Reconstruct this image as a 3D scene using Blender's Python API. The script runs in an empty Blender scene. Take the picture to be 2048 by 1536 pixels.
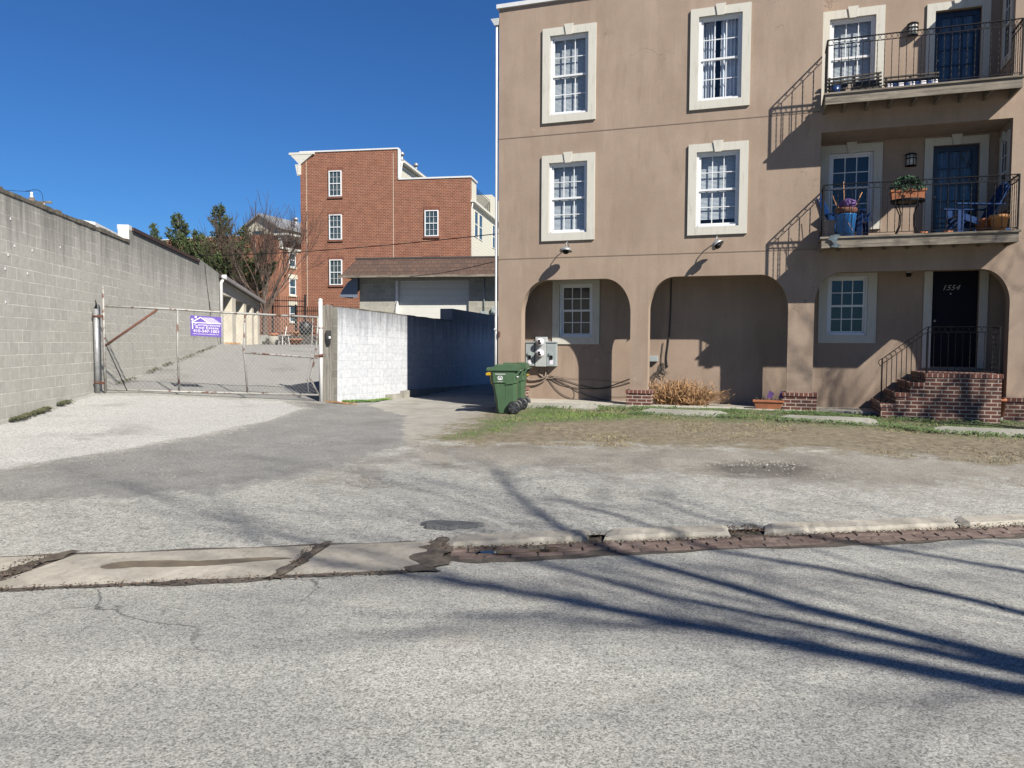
import bpy, bmesh, math, random
import numpy as np
from mathutils import Vector, Matrix, geometry
R = math.radians
SC = bpy.context.scene
# ------------------------------------------------------------------ camera
cam_d = bpy.data.cameras.new('camera'); cam = bpy.data.objects.new('camera', cam_d)
SC.collection.objects.link(cam); SC.camera = cam
cam_d.sensor_width = 36; cam_d.lens = 27.035; cam_d.clip_start = .05; cam_d.clip_end = 3000
_p, _r = R(-3.05), R(.27)
_fw = Vector((0, math.cos(_p), math.sin(_p))); _u0 = Vector((0, -math.sin(_p), math.cos(_p))); _r0 = Vector((1, 0, 0))
_rt = _r0*math.cos(_r)+_u0*math.sin(_r); _up = _u0*math.cos(_r)-_r0*math.sin(_r)
cam.matrix_world = Matrix(((_rt.x, _up.x, -_fw.x, 0), (_rt.y, _up.y, -_fw.y, 0), (_rt.z, _up.z, -_fw.z, 1.65), (0, 0, 0, 1)))
# ------------------------------------------------------------------ light
SUN_AZ, SUN_EL = 143.0, 38.7      # clockwise from +Y
w = bpy.data.worlds.new('World'); SC.world = w; w.use_nodes = True
wn = w.node_tree; bg = wn.nodes['Background']
sky = wn.nodes.new('ShaderNodeTexSky'); sky.sky_type = 'NISHITA'; sky.sun_disc = False
sky.sun_elevation = R(SUN_EL); sky.sun_rotation = R(SUN_AZ)
sky.altitude = 0; sky.air_density = 1.0; sky.dust_density = 0.15; sky.ozone_density = 3.0
_tint = wn.nodes.new('ShaderNodeMix'); _tint.data_type = 'RGBA'; _tint.blend_type = 'MULTIPLY'; _tint.inputs[0].default_value = 1; _tint.clamp_result = False
wn.links.new(sky.outputs[0], _tint.inputs[6]); _tint.inputs[7].default_value = (.32, .67, 1.13, 1); wn.links.new(_tint.outputs[2], bg.inputs['Color']); bg.inputs['Strength'].default_value = .040
sun_d = bpy.data.lights.new('sun', 'SUN'); sun = bpy.data.objects.new('sun', sun_d); SC.collection.objects.link(sun)
sun_d.energy = 5.0; sun_d.angle = R(.53); sun_d.color = (1, .935, .83)
sd = Vector((math.sin(R(SUN_AZ))*math.cos(R(SUN_EL)), math.cos(R(SUN_AZ))*math.cos(R(SUN_EL)), math.sin(R(SUN_EL))))
sun.rotation_euler = sd.to_track_quat('Z', 'Y').to_euler(); sun.location = (20, -20, 30)
SC.view_settings.view_transform = 'Standard'; SC.view_settings.look = 'None'
SC.view_settings.exposure = 1.09; SC.view_settings.gamma = 1
SC.cycles.diffuse_bounces = 2; SC.cycles.max_bounces = 6; SC.cycles.transparent_max_bounces = 12
random.seed(7); rnd = random.random
# ------------------------------------------------------------------ helpers
def link(o): SC.collection.objects.link(o); return o
def tag(o, label=None, cat=None, group=None, kind=None):
    if label: o['label'] = label
    if cat: o['category'] = cat
    if group: o['group'] = group
    if kind: o['kind'] = kind
    return o
def empty(name, loc=(0, 0, 0), rz=0, label=None, cat=None, group=None, parent=None):
    o = bpy.data.objects.new(name, None); link(o); o.location = loc; o.rotation_euler = (0, 0, rz); o.empty_display_size = .2
    if parent: o.parent = parent
    return tag(o, label, cat, group)
class MB:
    def __init__(s): s.v = []; s.f = []; s.m = []; s.sm = []
    def face(s, pts, m=0, sm=False):
        b = len(s.v); s.v += [tuple(p) for p in pts]; s.f.append(tuple(range(b, b+len(pts)))); s.m.append(m); s.sm.append(sm)
    def box(s, x0, x1, y0, y1, z0, z1, m=0):
        b = len(s.v)
        s.v += [(x0, y0, z0), (x1, y0, z0), (x1, y1, z0), (x0, y1, z0), (x0, y0, z1), (x1, y0, z1), (x1, y1, z1), (x0, y1, z1)]
        for q in ((3, 2, 1, 0), (4, 5, 6, 7), (0, 1, 5, 4), (1, 2, 6, 5), (2, 3, 7, 6), (3, 0, 4, 7)):
            s.f.append(tuple(b+i for i in q)); s.m.append(m); s.sm.append(False)
    def hexa(s, P, m=0):      # 8 corners, order as in box
        b = len(s.v); s.v += [tuple(p) for p in P]
        for q in ((3, 2, 1, 0), (4, 5, 6, 7), (0, 1, 5, 4), (1, 2, 6, 5), (2, 3, 7, 6), (3, 0, 4, 7)):
            s.f.append(tuple(b+i for i in q)); s.m.append(m); s.sm.append(False)
    def beam(s, p, q, w, h, m=0, up=(0, 0, 1)):
        p, q = Vector(p), Vector(q); d = (q-p).normalized(); U = Vector(up)
        if abs(d.dot(U)) > .98: U = Vector((0, 1, 0))
        a = d.cross(U).normalized()*w/2; c = a.cross(d).normalized()*h/2
        s.hexa([p-a-c, p+a-c, q+a-c, q-a-c, p-a+c, p+a+c, q+a+c, q-a+c], m)
    def tube(s, pts, r, n=6, m=0, cap=True, sm=True):
        pts = [Vector(p) for p in pts]; k = len(pts); rr = r if isinstance(r, (list, tuple)) else [r]*k
        b = len(s.v); prev = None
        for i, p in enumerate(pts):
            d = (pts[min(i+1, k-1)]-pts[max(i-1, 0)])
            if d.length < 1e-9: d = Vector((0, 0, 1))
            d.normalize()
            if prev is None:
                a = d.cross(Vector((0, 0, 1)));
                if a.length < .05: a = d.cross(Vector((1, 0, 0)))
            else: a = prev-d*prev.dot(d)
            a.normalize(); prev = a; c = d.cross(a)
            for j in range(n):
                t = 2*math.pi*j/n; s.v.append(tuple(p+(a*math.cos(t)+c*math.sin(t))*rr[i]))
        for i in range(k-1):
            for j in range(n):
                j2 = (j+1) % n; s.f.append((b+i*n+j, b+i*n+j2, b+(i+1)*n+j2, b+(i+1)*n+j)); s.m.append(m); s.sm.append(sm)
        if cap and n > 2:
            s.f.append(tuple(b+j for j in range(n))[::-1]); s.m.append(m); s.sm.append(False)
            s.f.append(tuple(b+(k-1)*n+j for j in range(n))); s.m.append(m); s.sm.append(False)
    def lathe(s, prof, o=(0, 0, 0), ax='z', n=20, m=0):    # prof: (radius, height) list
        b = len(s.v); o = Vector(o)
        for r_, h in prof:
            for j in range(n):
                t = 2*math.pi*j/n; x, y = r_*math.cos(t), r_*math.sin(t)
                s.v.append(tuple(o+(Vector((x, y, h)) if ax == 'z' else Vector((x, h, y)) if ax == 'y' else Vector((h, x, y)))))
        for i in range(len(prof)-1):
            for j in range(n):
                j2 = (j+1) % n; s.f.append((b+i*n+j, b+i*n+j2, b+(i+1)*n+j2, b+(i+1)*n+j)); s.m.append(m); s.sm.append(True)
        for e in (0, len(prof)-1):
            if prof[e][0] > 1e-4: s.f.append(tuple(b+e*n+j for j in range(n))); s.m.append(m); s.sm.append(False)
    def torus(s, c, r, t, ax='y', n=14, k=5, m=0):
        c = Vector(c); pts = []
        for i in range(n+1):
            a = 2*math.pi*i/n; x, y = r*math.cos(a), r*math.sin(a)
            pts.append(c+(Vector((x, 0, y)) if ax == 'y' else Vector((0, x, y)) if ax == 'x' else Vector((x, y, 0))))
        s.tube(pts, t, k, m, cap=False)
    def sheet(s, loops, f3, thick_vec, m=0, m_edge=None, back=True):   # flat polygon with holes, extruded
        L = [[Vector((a, b_, 0)) for a, b_ in lp] for lp in loops]; flat = [p for lp in L for p in lp]
        tri = geometry.tessellate_polygon(L); T = Vector(thick_vec)
        P = [Vector(f3(p.x, p.y)) for p in flat]
        b = len(s.v); s.v += [tuple(p) for p in P]
        for t in tri: s.f.append(tuple(b+i for i in t)); s.m.append(m); s.sm.append(False)
        if T.length > 0:
            b2 = len(s.v); s.v += [tuple(p+T) for p in P]
            if back:
                for t in tri: s.f.append(tuple(b2+i for i in t[::-1])); s.m.append(m); s.sm.append(False)
            o = 0
            for lp in L:
                n = len(lp)
                for i in range(n):
                    s.face([P[o+i], P[o+(i+1) % n], P[o+(i+1) % n]+T, P[o+i]+T], m if m_edge is None else m_edge)
                o += n
    def build(s, name, mats, parent=None, bevel=0, recalc=True, label=None, cat=None, group=None, kind=None, loc=None, rz=None):
        me = bpy.data.meshes.new(name); me.from_pydata(s.v, [], s.f)
        if not isinstance(mats, (list, tuple)): mats = [mats]
        for x in mats: me.materials.append(x)
        me.polygons.foreach_set('material_index', s.m); me.polygons.foreach_set('use_smooth', s.sm)
        me.update()
        if recalc:
            bm = bmesh.new(); bm.from_mesh(me); bmesh.ops.recalc_face_normals(bm, faces=bm.faces); bm.to_mesh(me); bm.free()
        uv = me.uv_layers.new(name='uv'); nl = len(me.loops)
        co = np.empty(len(me.vertices)*3); me.vertices.foreach_get('co', co); co = co.reshape(-1, 3)
        vi = np.empty(nl, dtype=np.int32); me.loops.foreach_get('vertex_index', vi)
        nf = len(me.polygons); no = np.empty(nf*3); me.polygons.foreach_get('normal', no); no = no.reshape(-1, 3)
        lt = np.empty(nf, dtype=np.int32); me.polygons.foreach_get('loop_total', lt)
        N = np.repeat(no, lt, axis=0); C_ = co[vi]
        t = np.stack([-N[:, 1], N[:, 0], np.zeros(nl)], 1); ln = np.linalg.norm(t, axis=1, keepdims=True); ln[ln < 1e-6] = 1; t /= ln
        # keep u running the same way on opposite faces
        sg = np.where((np.abs(t[:, 0]) > np.abs(t[:, 1])), np.sign(t[:, 0]), np.sign(t[:, 1])); t *= sg[:, None]
        flat = np.abs(N[:, 2]) > .8
        U = np.where(flat, C_[:, 0], (C_*t).sum(1)); V = np.where(flat, C_[:, 1], C_[:, 2])
        uv.data.foreach_set('uv', np.stack([U, V], 1).ravel())
        o = bpy.data.objects.new(name, me); link(o)
        if parent: o.parent = parent
        if loc is not None: o.location = loc
        if rz is not None: o.rotation_euler = (0, 0, rz)
        if bevel:
            bv = o.modifiers.new('bevel', 'BEVEL'); bv.width = bevel; bv.segments = 2; bv.limit_method = 'ANGLE'
        return tag(o, label, cat, group, kind)
def text_mesh(mb, txt, origin, right, up, size, width=None, m=0, bold=.0, depth=.003, shear=0, height=None):
    cu = bpy.data.curves.new('t', 'FONT'); cu.body = txt; cu.size = 1; cu.extrude = .0; cu.offset = bold; cu.shear = shear; cu.resolution_u = 3
    o = bpy.data.objects.new('t', cu); link(o); dg = bpy.context.evaluated_depsgraph_get(); dg.update()
    me = bpy.data.meshes.new_from_object(o.evaluated_get(dg)); V = [v.co.copy() for v in me.vertices]
    xs = [v.x for v in V]; ys = [v.y for v in V]; x0, x1, y0, y1 = min(xs), max(xs), min(ys), max(ys)
    sx = width/(x1-x0) if width else size; sy = height/(y1-y0) if height else (size if not width else sx)
    Rt, Up, O = Vector(right), Vector(up), Vector(origin); b = len(mb.v)
    mb.v += [tuple(O+Rt*(v.x-x0)*sx+Up*(v.y-y0)*sy) for v in V]
    for p in me.polygons: mb.f.append(tuple(b+i for i in p.vertices)); mb.m.append(m); mb.sm.append(False)
    bpy.data.objects.remove(o); bpy.data.curves.remove(cu); bpy.data.meshes.remove(me)
def copy_tree(o, parent=None):
    c = o.copy(); link(c)
    if parent: c.parent = parent
    for ch in [x for x in SC.objects if x.parent == o]: copy_tree(ch, c)
    return c
# ------------------------------------------------------------------ materials
ALB = .68      # the paints and stones of this place are mid-toned
class NT:
    def __init__(s, name):
        s.mat = bpy.data.materials.new(name); s.mat.use_nodes = True; s.t = s.mat.node_tree; s.b = s.t.nodes['Principled BSDF']
        s.out = s.t.nodes['Material Output']; s.tc = s.n('ShaderNodeTexCoord')
    def n(s, ty, **k):
        x = s.t.nodes.new(ty)
        for a, v in k.items(): setattr(x, a, v)
        return x
    def l(s, a, b): s.t.links.new(a, b)
    def inp(s, sock, v):
        if hasattr(v, 'links') or hasattr(v, 'is_linked'): s.l(v, sock)
        else: sock.default_value = v
    def map(s, vec, sc=(1, 1, 1), loc=(0, 0, 0), rot=(0, 0, 0)):
        m = s.n('ShaderNodeMapping'); s.l(vec, m.inputs[0]); m.inputs['Scale'].default_value = sc; m.inputs['Location'].default_value = loc; m.inputs['Rotation'].default_value = rot
        return m.outputs[0]
    def noise(s, vec, scale, detail=4, rough=.55, dist=0):
        x = s.n('ShaderNodeTexNoise'); s.l(vec, x.inputs['Vector']); x.inputs['Scale'].default_value = scale; x.inputs['Detail'].default_value = detail
        x.inputs['Roughness'].default_value = rough; x.inputs['Distortion'].default_value = dist; return x.outputs['Fac']
    def ramp(s, fac, stops, interp='LINEAR'):
        x = s.n('ShaderNodeValToRGB'); s.l(fac, x.inputs[0]); cr = x.color_ramp; cr.interpolation = interp
        while len(cr.elements) < len(stops): cr.elements.new(.5)
        for e, (p, c) in zip(cr.elements, stops): e.position = p; e.color = (c, c, c, 1) if isinstance(c, (int, float)) else (*c, 1)
        return x.outputs[0]
    def mix(s, fac, a, b, mode='MIX'):
        x = s.n('ShaderNodeMix', data_type='RGBA', blend_type=mode); x.clamp_result = False
        s.inp(x.inputs[0], fac)
        for k, v in ((6, a), (7, b)):
            if isinstance(v, (tuple, list)): x.inputs[k].default_value = (*v[:3], 1)
            else: s.l(v, x.inputs[k])
        return x.outputs[2]
    def math(s, op, a, b=0, c=None, clamp=False):
        x = s.n('ShaderNodeMath', operation=op, use_clamp=clamp); s.inp(x.inputs[0], a); s.inp(x.inputs[1], b)
        if c is not None: s.inp(x.inputs[2], c)
        return x.outputs[0]
    def bump(s, h, strength=.3, dist=.01):
        x = s.n('ShaderNodeBump'); s.l(h, x.inputs['Height']); x.inputs['Strength'].default_value = strength; x.inputs['Distance'].default_value = dist
        s.l(x.outputs[0], s.b.inputs['Normal']); return x
    def col(s, c):
        if isinstance(c, tuple): s.b.inputs['Base Color'].default_value = (*(x*ALB for x in c), 1)
        else: s.l(s.mix(1, c, (ALB, ALB, ALB), 'MULTIPLY'), s.b.inputs['Base Color'])
    def rough(s, r): s.inp(s.b.inputs['Roughness'], r)
def simple(name, c, rough=.6, var=.15, scale=6, metal=0, bump=0, bscale=60, spec=None):
    t = NT(name); v = t.tc.outputs['Object']
    f = t.noise(v, scale, 5, .6)
    t.col(t.mix(t.ramp(f, [(.3, 0), (.7, 1)]), tuple(x*(1-var) for x in c), tuple(min(1, x*(1+var)) for x in c)))
    t.rough(t.math('MULTIPLY_ADD', f, .2, rough-.1)); t.b.inputs['Metallic'].default_value = metal
    if spec is not None: t.b.inputs['Specular IOR Level'].default_value = spec
    if bump: t.bump(t.noise(v, bscale, 4), bump, .005)
    return t.mat
def stucco(name, c):
    t = NT(name); uv = t.tc.outputs['UV']
    big = t.noise(uv, .8, 5, .6); mid = t.noise(t.map(uv, (3.0, .45, 1)), 1.1, 5, .6); fine = t.noise(uv, 26, 4, .6); grit = t.noise(uv, 120, 3, .6)
    a = t.mix(t.ramp(big, [(.35, 0), (.66, 1)]), tuple(x*.88 for x in c), (c[0]*1.06, c[1]*1.09, c[2]*1.10))
    a = t.mix(t.ramp(mid, [(.5, 0), (.76, .7)]), a, (c[0]*1.16, c[1]*1.20, c[2]*1.22))
    a = t.mix(t.ramp(t.noise(t.map(uv, (2.2, .5, 1), (3, 9, 0)), 1.3, 6, .65), [(.52, 0), (.76, .8)]), a, (c[0]*.76, c[1]*.74, c[2]*.70))
    drip = t.noise(t.map(uv, (16, .55, 1), (1, 4, 0)), 1.0, 5, .6); a = t.mix(t.ramp(drip, [(.60, 0), (.78, .45)]), a, (c[0]*.72, c[1]*.70, c[2]*.66))
    ck = t.n('ShaderNodeTexVoronoi', feature='DISTANCE_TO_EDGE'); nv = t.n('ShaderNodeTexNoise'); t.l(uv, nv.inputs['Vector']); nv.inputs['Scale'].default_value = 2.0; nv.inputs['Detail'].default_value = 5
    ad = t.n('ShaderNodeVectorMath', operation='ADD'); t.l(uv, ad.inputs[0]); t.l(nv.outputs['Color'], ad.inputs[1]); t.l(ad.outputs[0], ck.inputs['Vector']); ck.inputs['Scale'].default_value = .33
    a = t.mix(t.math('MULTIPLY', t.ramp(ck.outputs['Distance'], [(0, 1), (.0030, 0)]), t.ramp(t.noise(uv, .5, 2), [(.52, 0), (.58, .6)])), a, (c[0]*.4, c[1]*.4, c[2]*.4))
    a = t.mix(t.ramp(fine, [(.3, 0), (.7, 1)]), a, t.mix(1, a, (1.09, 1.09, 1.09), 'MULTIPLY'))
    vo = t.n('ShaderNodeTexVoronoi'); t.l(uv, vo.inputs['Vector']); vo.inputs['Scale'].default_value = .9; vo.inputs['Randomness'].default_value = 1
    a = t.mix(t.ramp(vo.outputs['Distance'], [(.035, .5), (.06, 0)]), a, (c[0]*1.25, c[1]*1.28, c[2]*1.28))
    t.col(a); t.rough(.9); h = t.math('ADD', t.math('MULTIPLY', fine, .6), grit); t.bump(h, .35, .006)
    return t.mat
def blocks(name, c1, c2, mortar, bw, bh, ms=.012, streak=.5, streakc=(.07, .07, .07), rough=.9, offset=.5, top_dark=None, bstr=.5, mot=.55):
    t = NT(name); uv = t.tc.outputs['UV']
    wob = t.noise(uv, 3.1, 3); uvw = t.n('ShaderNodeVectorMath', operation='ADD'); t.l(uv, uvw.inputs[0])
    cmb = t.n('ShaderNodeCombineXYZ'); t.l(t.math('MULTIPLY_ADD', wob, bw*.03, -bw*.015), cmb.inputs[1]); t.l(cmb.outputs[0], uvw.inputs[1])
    br = t.n('ShaderNodeTexBrick'); t.l(uvw.outputs[0], br.inputs['Vector']); br.offset = offset
    br.inputs['Scale'].default_value = 1; br.inputs['Brick Width'].default_value = bw; br.inputs['Row Height'].default_value = bh
    br.inputs['Mortar Size'].default_value = ms; br.inputs['Mortar Smooth'].default_value = .25; br.inputs['Bias'].default_value = 0
    br.inputs['Color1'].default_value = (*c1, 1); br.inputs['Color2'].default_value = (*c2, 1)
    mv = t.mix(t.ramp(t.noise(uv, 1.9, 3), [(.38, 0), (.62, 1)]), tuple(x*.72 for x in mortar), mortar)
    t.l(mv, br.inputs['Mortar'])
    a = br.outputs['Color']
    f = t.noise(uv, 9, 5, .65); a = t.mix(mot, a, t.mix(t.ramp(f, [(.25, 0), (.75, 1)]), (.72, .72, .72), (1.22, 1.2, 1.17)), 'MULTIPLY')
    if streak:
        st = t.noise(t.map(uv, (4.2, .35, 1)), 1.2, 7, .7); sm = t.ramp(st, [(.52, 0), (.78, 1)])
        if top_dark:     # stain that hangs from the wall's top edge
            sep = t.n('ShaderNodeSeparateXYZ'); t.l(uv, sep.inputs[0])
            mr = t.n('ShaderNodeMapRange'); t.l(sep.outputs[1], mr.inputs[0]); mr.inputs[1].default_value = top_dark[0]; mr.inputs[2].default_value = top_dark[1]
            hang = t.ramp(t.math('ADD', t.math('MULTIPLY', mr.outputs[0], .75), t.math('MULTIPLY_ADD', st, 1.2, -.45)), [(.45, 0), (.85, 1)])
            sm = t.math('MAXIMUM', t.math('MULTIPLY', sm, .4), hang)
        a = t.mix(t.math('MULTIPLY', sm, streak), a, streakc)
    t.col(a); t.rough(rough)
    hh = t.math('SUBTRACT', t.math('MULTIPLY', t.noise(uv, 55, 3), .25), br.outputs['Fac']); t.bump(hh, bstr, .008)
    return t.mat
def wood(name, c, dark, sc=(1.5, 22, 22), rough=.8):
    t = NT(name); v = t.tc.outputs['Object']; m = t.map(v, sc)
    f = t.noise(m, 1, 6, .7, .6); g = t.noise(v, 2.2, 4)
    a = t.mix(t.ramp(f, [(.35, 0), (.62, 1)]), dark, c); a = t.mix(t.ramp(g, [(.45, 0), (.75, .6)]), a, dark)
    t.col(a); t.rough(rough); t.bump(f, .3, .004); return t.mat
def glass(name, tint=(.9, .95, 1), spec_ior=1.5, haze=0):
    t = NT(name); t.t.nodes.remove(t.b)
    tr = t.n('ShaderNodeBsdfTransparent'); tr.inputs[0].default_value = (*tint, 1)
    gl = t.n('ShaderNodeBsdfGlossy'); gl.inputs['Roughness'].default_value = .015
    fr = t.n('ShaderNodeLayerWeight'); fr.inputs['Blend'].default_value = .5
    nz = t.n('ShaderNodeBump'); t.l(t.noise(t.tc.outputs['Object'], 2.5, 2), nz.inputs['Height']); nz.inputs['Strength'].default_value = .06; nz.inputs['Distance'].default_value = .02
    t.l(nz.outputs[0], gl.inputs['Normal']); t.l(nz.outputs[0], fr.inputs['Normal'])
    mx = t.n('ShaderNodeMixShader'); t.l(t.math('MULTIPLY_ADD', t.math('POWER', fr.outputs['Facing'], 4), .85, .055, clamp=True), mx.inputs[0]); t.l(tr.outputs[0], mx.inputs[1]); t.l(gl.outputs[0], mx.inputs[2]); t.l(mx.outputs[0], t.out.inputs[0])
    return t.mat
def slatted(name, c, dark, pitch, axis=1, width=.25, rough=.6, bstr=.6):
    t = NT(name); sep = t.n('ShaderNodeSeparateXYZ'); t.l(t.tc.outputs['UV'], sep.inputs[0])
    fr = t.math('FRACT', t.math('DIVIDE', sep.outputs[axis], pitch)); k = t.ramp(fr, [(0, 0), (width*.5, 1), (1-.02, 1), (1, 0)])
    f = t.noise(t.tc.outputs['UV'], 4, 4)
    a = t.mix(k, dark, c); a = t.mix(.25, a, t.mix(f, (.6, .6, .6), (1.3, 1.3, 1.3)), 'MULTIPLY'); t.col(a); t.rough(rough); t.bump(t.math('MULTIPLY', fr, 1), bstr, .01)
    return t.mat
M = {}
M['stucco'] = stucco('tan_stucco', (.338, .252, .192))
M['trim'] = simple('cream_trim', (.55, .53, .43), .85, .1, 5, bump=.2)
_t = NT('weathered_cream_trim'); _uv = _t.tc.outputs['UV']
_st = _t.noise(_t.map(_uv, (9, 1.3, 1)), 1.6, 6, .7)
_t.col(_t.mix(_t.ramp(_st, [(.52, 0), (.75, .55)]), (.60, .585, .52), (.30, .285, .235))); _t.rough(.88); _t.bump(_t.noise(_uv, 40, 3), .2, .004); M['trim'] = _t.mat
M['white'] = simple('white_vinyl', (.78, .80, .82), .35, .05, 3)
M['whitepaint'] = simple('white_paint', (.74, .74, .73), .6, .12, 5, bump=.1)
M['glass'] = glass('window_glass')
M['dark'] = simple('dark_interior', (.035, .037, .042), .8, .3, 2)
M['blind'] = slatted('white_blinds', (.50, .51, .53), (.18, .19, .21), .03)
M['curtain'] = simple('pale_curtain', (.74, .76, .80), .8, .2, 3)
M['navy'] = simple('navy_paint', (.005, .010, .030), .35, .2, 4)
M['black'] = simple('near_black_door_paint', (.003, .004, .012), .6, .2, 4, spec=.15)
M['iron'] = simple('black_wrought_iron', (.008, .008, .010), .6, .3, 20, spec=.2)
M['cap'] = simple('white_metal_cap', (.70, .72, .72), .4, .06, 3)
M['deckwood'] = wood('weathered_deck_wood', (.30, .26, .21), (.09, .075, .055))
M['plank'] = wood('grey_weathered_plank', (.25, .235, .205), (.085, .08, .07), (22, 22, 1.2))
M['stepbrick'] = blocks('red_step_brick', (.145, .045, .032), (.085, .032, .026), (.50, .42, .36), .205, .073, .011, .25, (.30, .22, .12))
M['capbrick'] = blocks('brick_on_edge', (.19, .06, .04), (.12, .04, .03), (.50, .42, .36), .09, .25, .010, .0)
M['block'] = blocks('grey_block', (.47, .465, .43), (.42, .415, .385), (.66, .65, .60), .305, .2032, .009, .62, (.085, .085, .08), top_dark=(2.4, 4.3))
M['blocktop'] = simple('crumbling_mortar_cap', (.13, .115, .09), .95, .6, 7, bump=1, bscale=16)
M['paintblock'] = blocks('white_painted_block', (.62, .65, .70), (.56, .59, .65), (.52, .55, .60), .4064, .2032, .005, .85, (.16, .17, .19), top_dark=(1.3, 2.62), mot=.95, bstr=.25)
M['plainblock'] = blocks('bare_block', (.27, .265, .235), (.22, .215, .19), (.42, .40, .35), .4064, .2032, .010, .2)
M['concrete'] = simple('pale_concrete', (.42, .40, .35), .9, .16, 2.5, bump=.3)
M['oldconcrete'] = simple('weathered_concrete', (.33, .32, .28), .92, .25, 3, bump=.5, bscale=40)
M['brickA'] = blocks('red_orange_brick', (.25, .078, .040), (.17, .05, .027), (.40, .25, .17), .235, .098, .015, .12, (.1, .03, .02), bstr=.3)
M['brickB'] = blocks('far_orange_brick', (.31, .115, .065), (.25, .088, .05), (.42, .26, .17), .235, .098, .013, .1, (.1, .03, .02), bstr=.3)
M['siding'] = slatted('cream_siding', (.66, .64, .53), (.20, .19, .16), .19, width=.16)
M['sidingw'] = slatted('white_siding', (.70, .69, .63), (.25, .25, .23), .19, width=.14)
M['greyroof'] = simple('grey_gutter_metal', (.27, .28, .29), .4, .1, 3)
M['shingle'] = blocks('brown_shingles', (.115, .068, .05), (.085, .052, .04), (.05, .032, .026), .30, .17, .012, .25, (.16, .10, .08), bstr=.4)
M['garagedoor'] = slatted('white_panel_door', (.66, .66, .62), (.30, .30, .29), .27, width=.06)
M['galv'] = simple('galvanised_steel', (.42, .43, .44), .42, .2, 12, metal=.55)
M['rust'] = simple('rusty_steel', (.13, .05, .03), .8, .5, 25)
M['galvrust'] = None
_t = NT('galvanised_with_rust'); _v = _t.tc.outputs['Object']; _f = _t.noise(_v, 7, 6, .7)
_t.col(_t.mix(_t.ramp(_f, [(.52, 0), (.6, 1)]), (.36, .36, .34), (.13, .06, .04))); _t.rough(.6); _t.b.inputs['Metallic'].default_value = .25; M['galvrust'] = _t.mat
M['purple'] = simple('purple_sign_board', (.115, .062, .36), .5, .05, 3)
M['signwhite'] = simple('white_sign_ink', (.82, .80, .86), .5, .03, 3)
M['green'] = simple('green_bin_plastic', (.060, .118, .060), .42, .12, 4, bump=.08, bscale=200)
M['yellow'] = simple('yellow_bin_plastic', (.52, .33, .01), .45, .1, 4)
M['rubber'] = simple('black_rubber', (.012, .013, .016), .55, .3, 10)
M['meter'] = simple('grey_meter_enclosure', (.34, .39, .40), .45, .07, 5)
M['terracotta'] = simple('terracotta', (.36, .13, .06), .85, .2, 6)
M['orangepot'] = simple('orange_terracotta', (.50, .24, .09), .8, .15, 6)
M['cable'] = simple('dark_cable', (.035, .03, .028), .7, .3, 10)
M['conduit'] = simple('tan_conduit', (.30, .24, .19), .7, .2, 10)
M['blue'] = simple('blue_chair_paint', (.006, .036, .14), .35, .12, 5)
M['skyblue'] = simple('bright_blue_plastic', (.02, .17, .48), .35, .12, 5)
M['flagpurple'] = simple('purple_cloth', (.11, .05, .20), .8, .2, 10)
M['bark'] = simple('grey_brown_bark', (.16, .125, .10), .95, .4, 9, bump=.8, bscale=30)
M['bark2'] = simple('dull_red_bark', (.115, .085, .068), .95, .4, 9)
M['twig'] = simple('reddish_brown_twigs', (.085, .056, .044), .95, .3, 5)
M['leafgreen'] = simple('deep_green_leaves', (.015, .06, .026), .85, .4, 9)
M['pinelight'] = simple('olive_evergreen_sprays', (.060, .088, .026), .8, .6, 1.0)
M['dry'] = simple('dry_orange_brush', (.46, .27, .13), .9, .4, 5)
M['stone'] = simple('dark_fieldstone', (.085, .08, .072), .95, .5, 5, bump=1, bscale=9)
M['awning'] = slatted('blue_grey_awning', (.16, .20, .27), (.08, .10, .14), .12, axis=0, width=.3)
M['fish'] = simple('painted_metal_fish', (.10, .13, .15), .5, .6, 12)
# ------------------------------------------------------------------ terrain
FA = R(18.8); P0 = Vector((-.33, 18.0, 0)); UX = Vector((math.cos(FA), -math.sin(FA), 0)); NX = Vector((math.sin(FA), math.cos(FA), 0))
def F(s, n=0, z=0): return P0+UX*s+NX*n+Vector((0, 0, z))
WA = math.atan2(.988, -.156); W0 = Vector((-8.02, 12.05, 0)); WX = Vector((math.cos(WA), math.sin(WA), 0)); WY = Vector((-math.sin(WA), math.cos(WA), 0))
def W(x, y=0, z=0): return W0+WX*x+WY*y+Vector((0, 0, z))
AW0 = Vector((-4.08, 17.95, 0))       # start of the painted alley wall; it runs along NX
def yc(x): x = max(-12, min(14, x)); return 6.33+.165*x
anch = [(-12, 12, .30), (-8.02, 12.05, .326), (-8.65, 15.9, .60), (-10.4, 27.6, 1.56), (-12, 16, .62), (-9.5, 20.5, .97), (-4.43, 17.8, .27), (-5.2, 22, .66), (-6.3, 28, 1.40),
        (-12, yc(-12)+.7, .06), (-6, yc(-6)+.6, .03), (0, yc(0)+.6, .045), (6, yc(6)+.6, .055), (12, yc(12)+.6, .06), (-4.5, 10, .12), (0, 10, .10), (5, 10.5, .11), (11, 11, .1),
        (-6.5, 14.2, .36), (-3, 14.5, .17), (0, 14.5, .19), (-2.6, 18, .15), (4.5, 13.6, .22), (8, 13, .19), (12, 13, .16), (-.3, 17.6, .23)]
for s_, z_ in ((1, .245), (3.3, .255), (6.6, .275), (9.2, .215), (12, .19)):
    p_ = F(s_, -.35); anch.append((p_.x, p_.y, z_))
_A = np.array(anch); _K = len(_A)
def _phi(r2): return np.where(r2 > 1e-12, r2*np.log(r2+1e-12), 0)
_D = ((_A[:, None, :2]-_A[None, :, :2])**2).sum(-1); _Pm = np.c_[np.ones(_K), _A[:, :2]]
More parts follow.
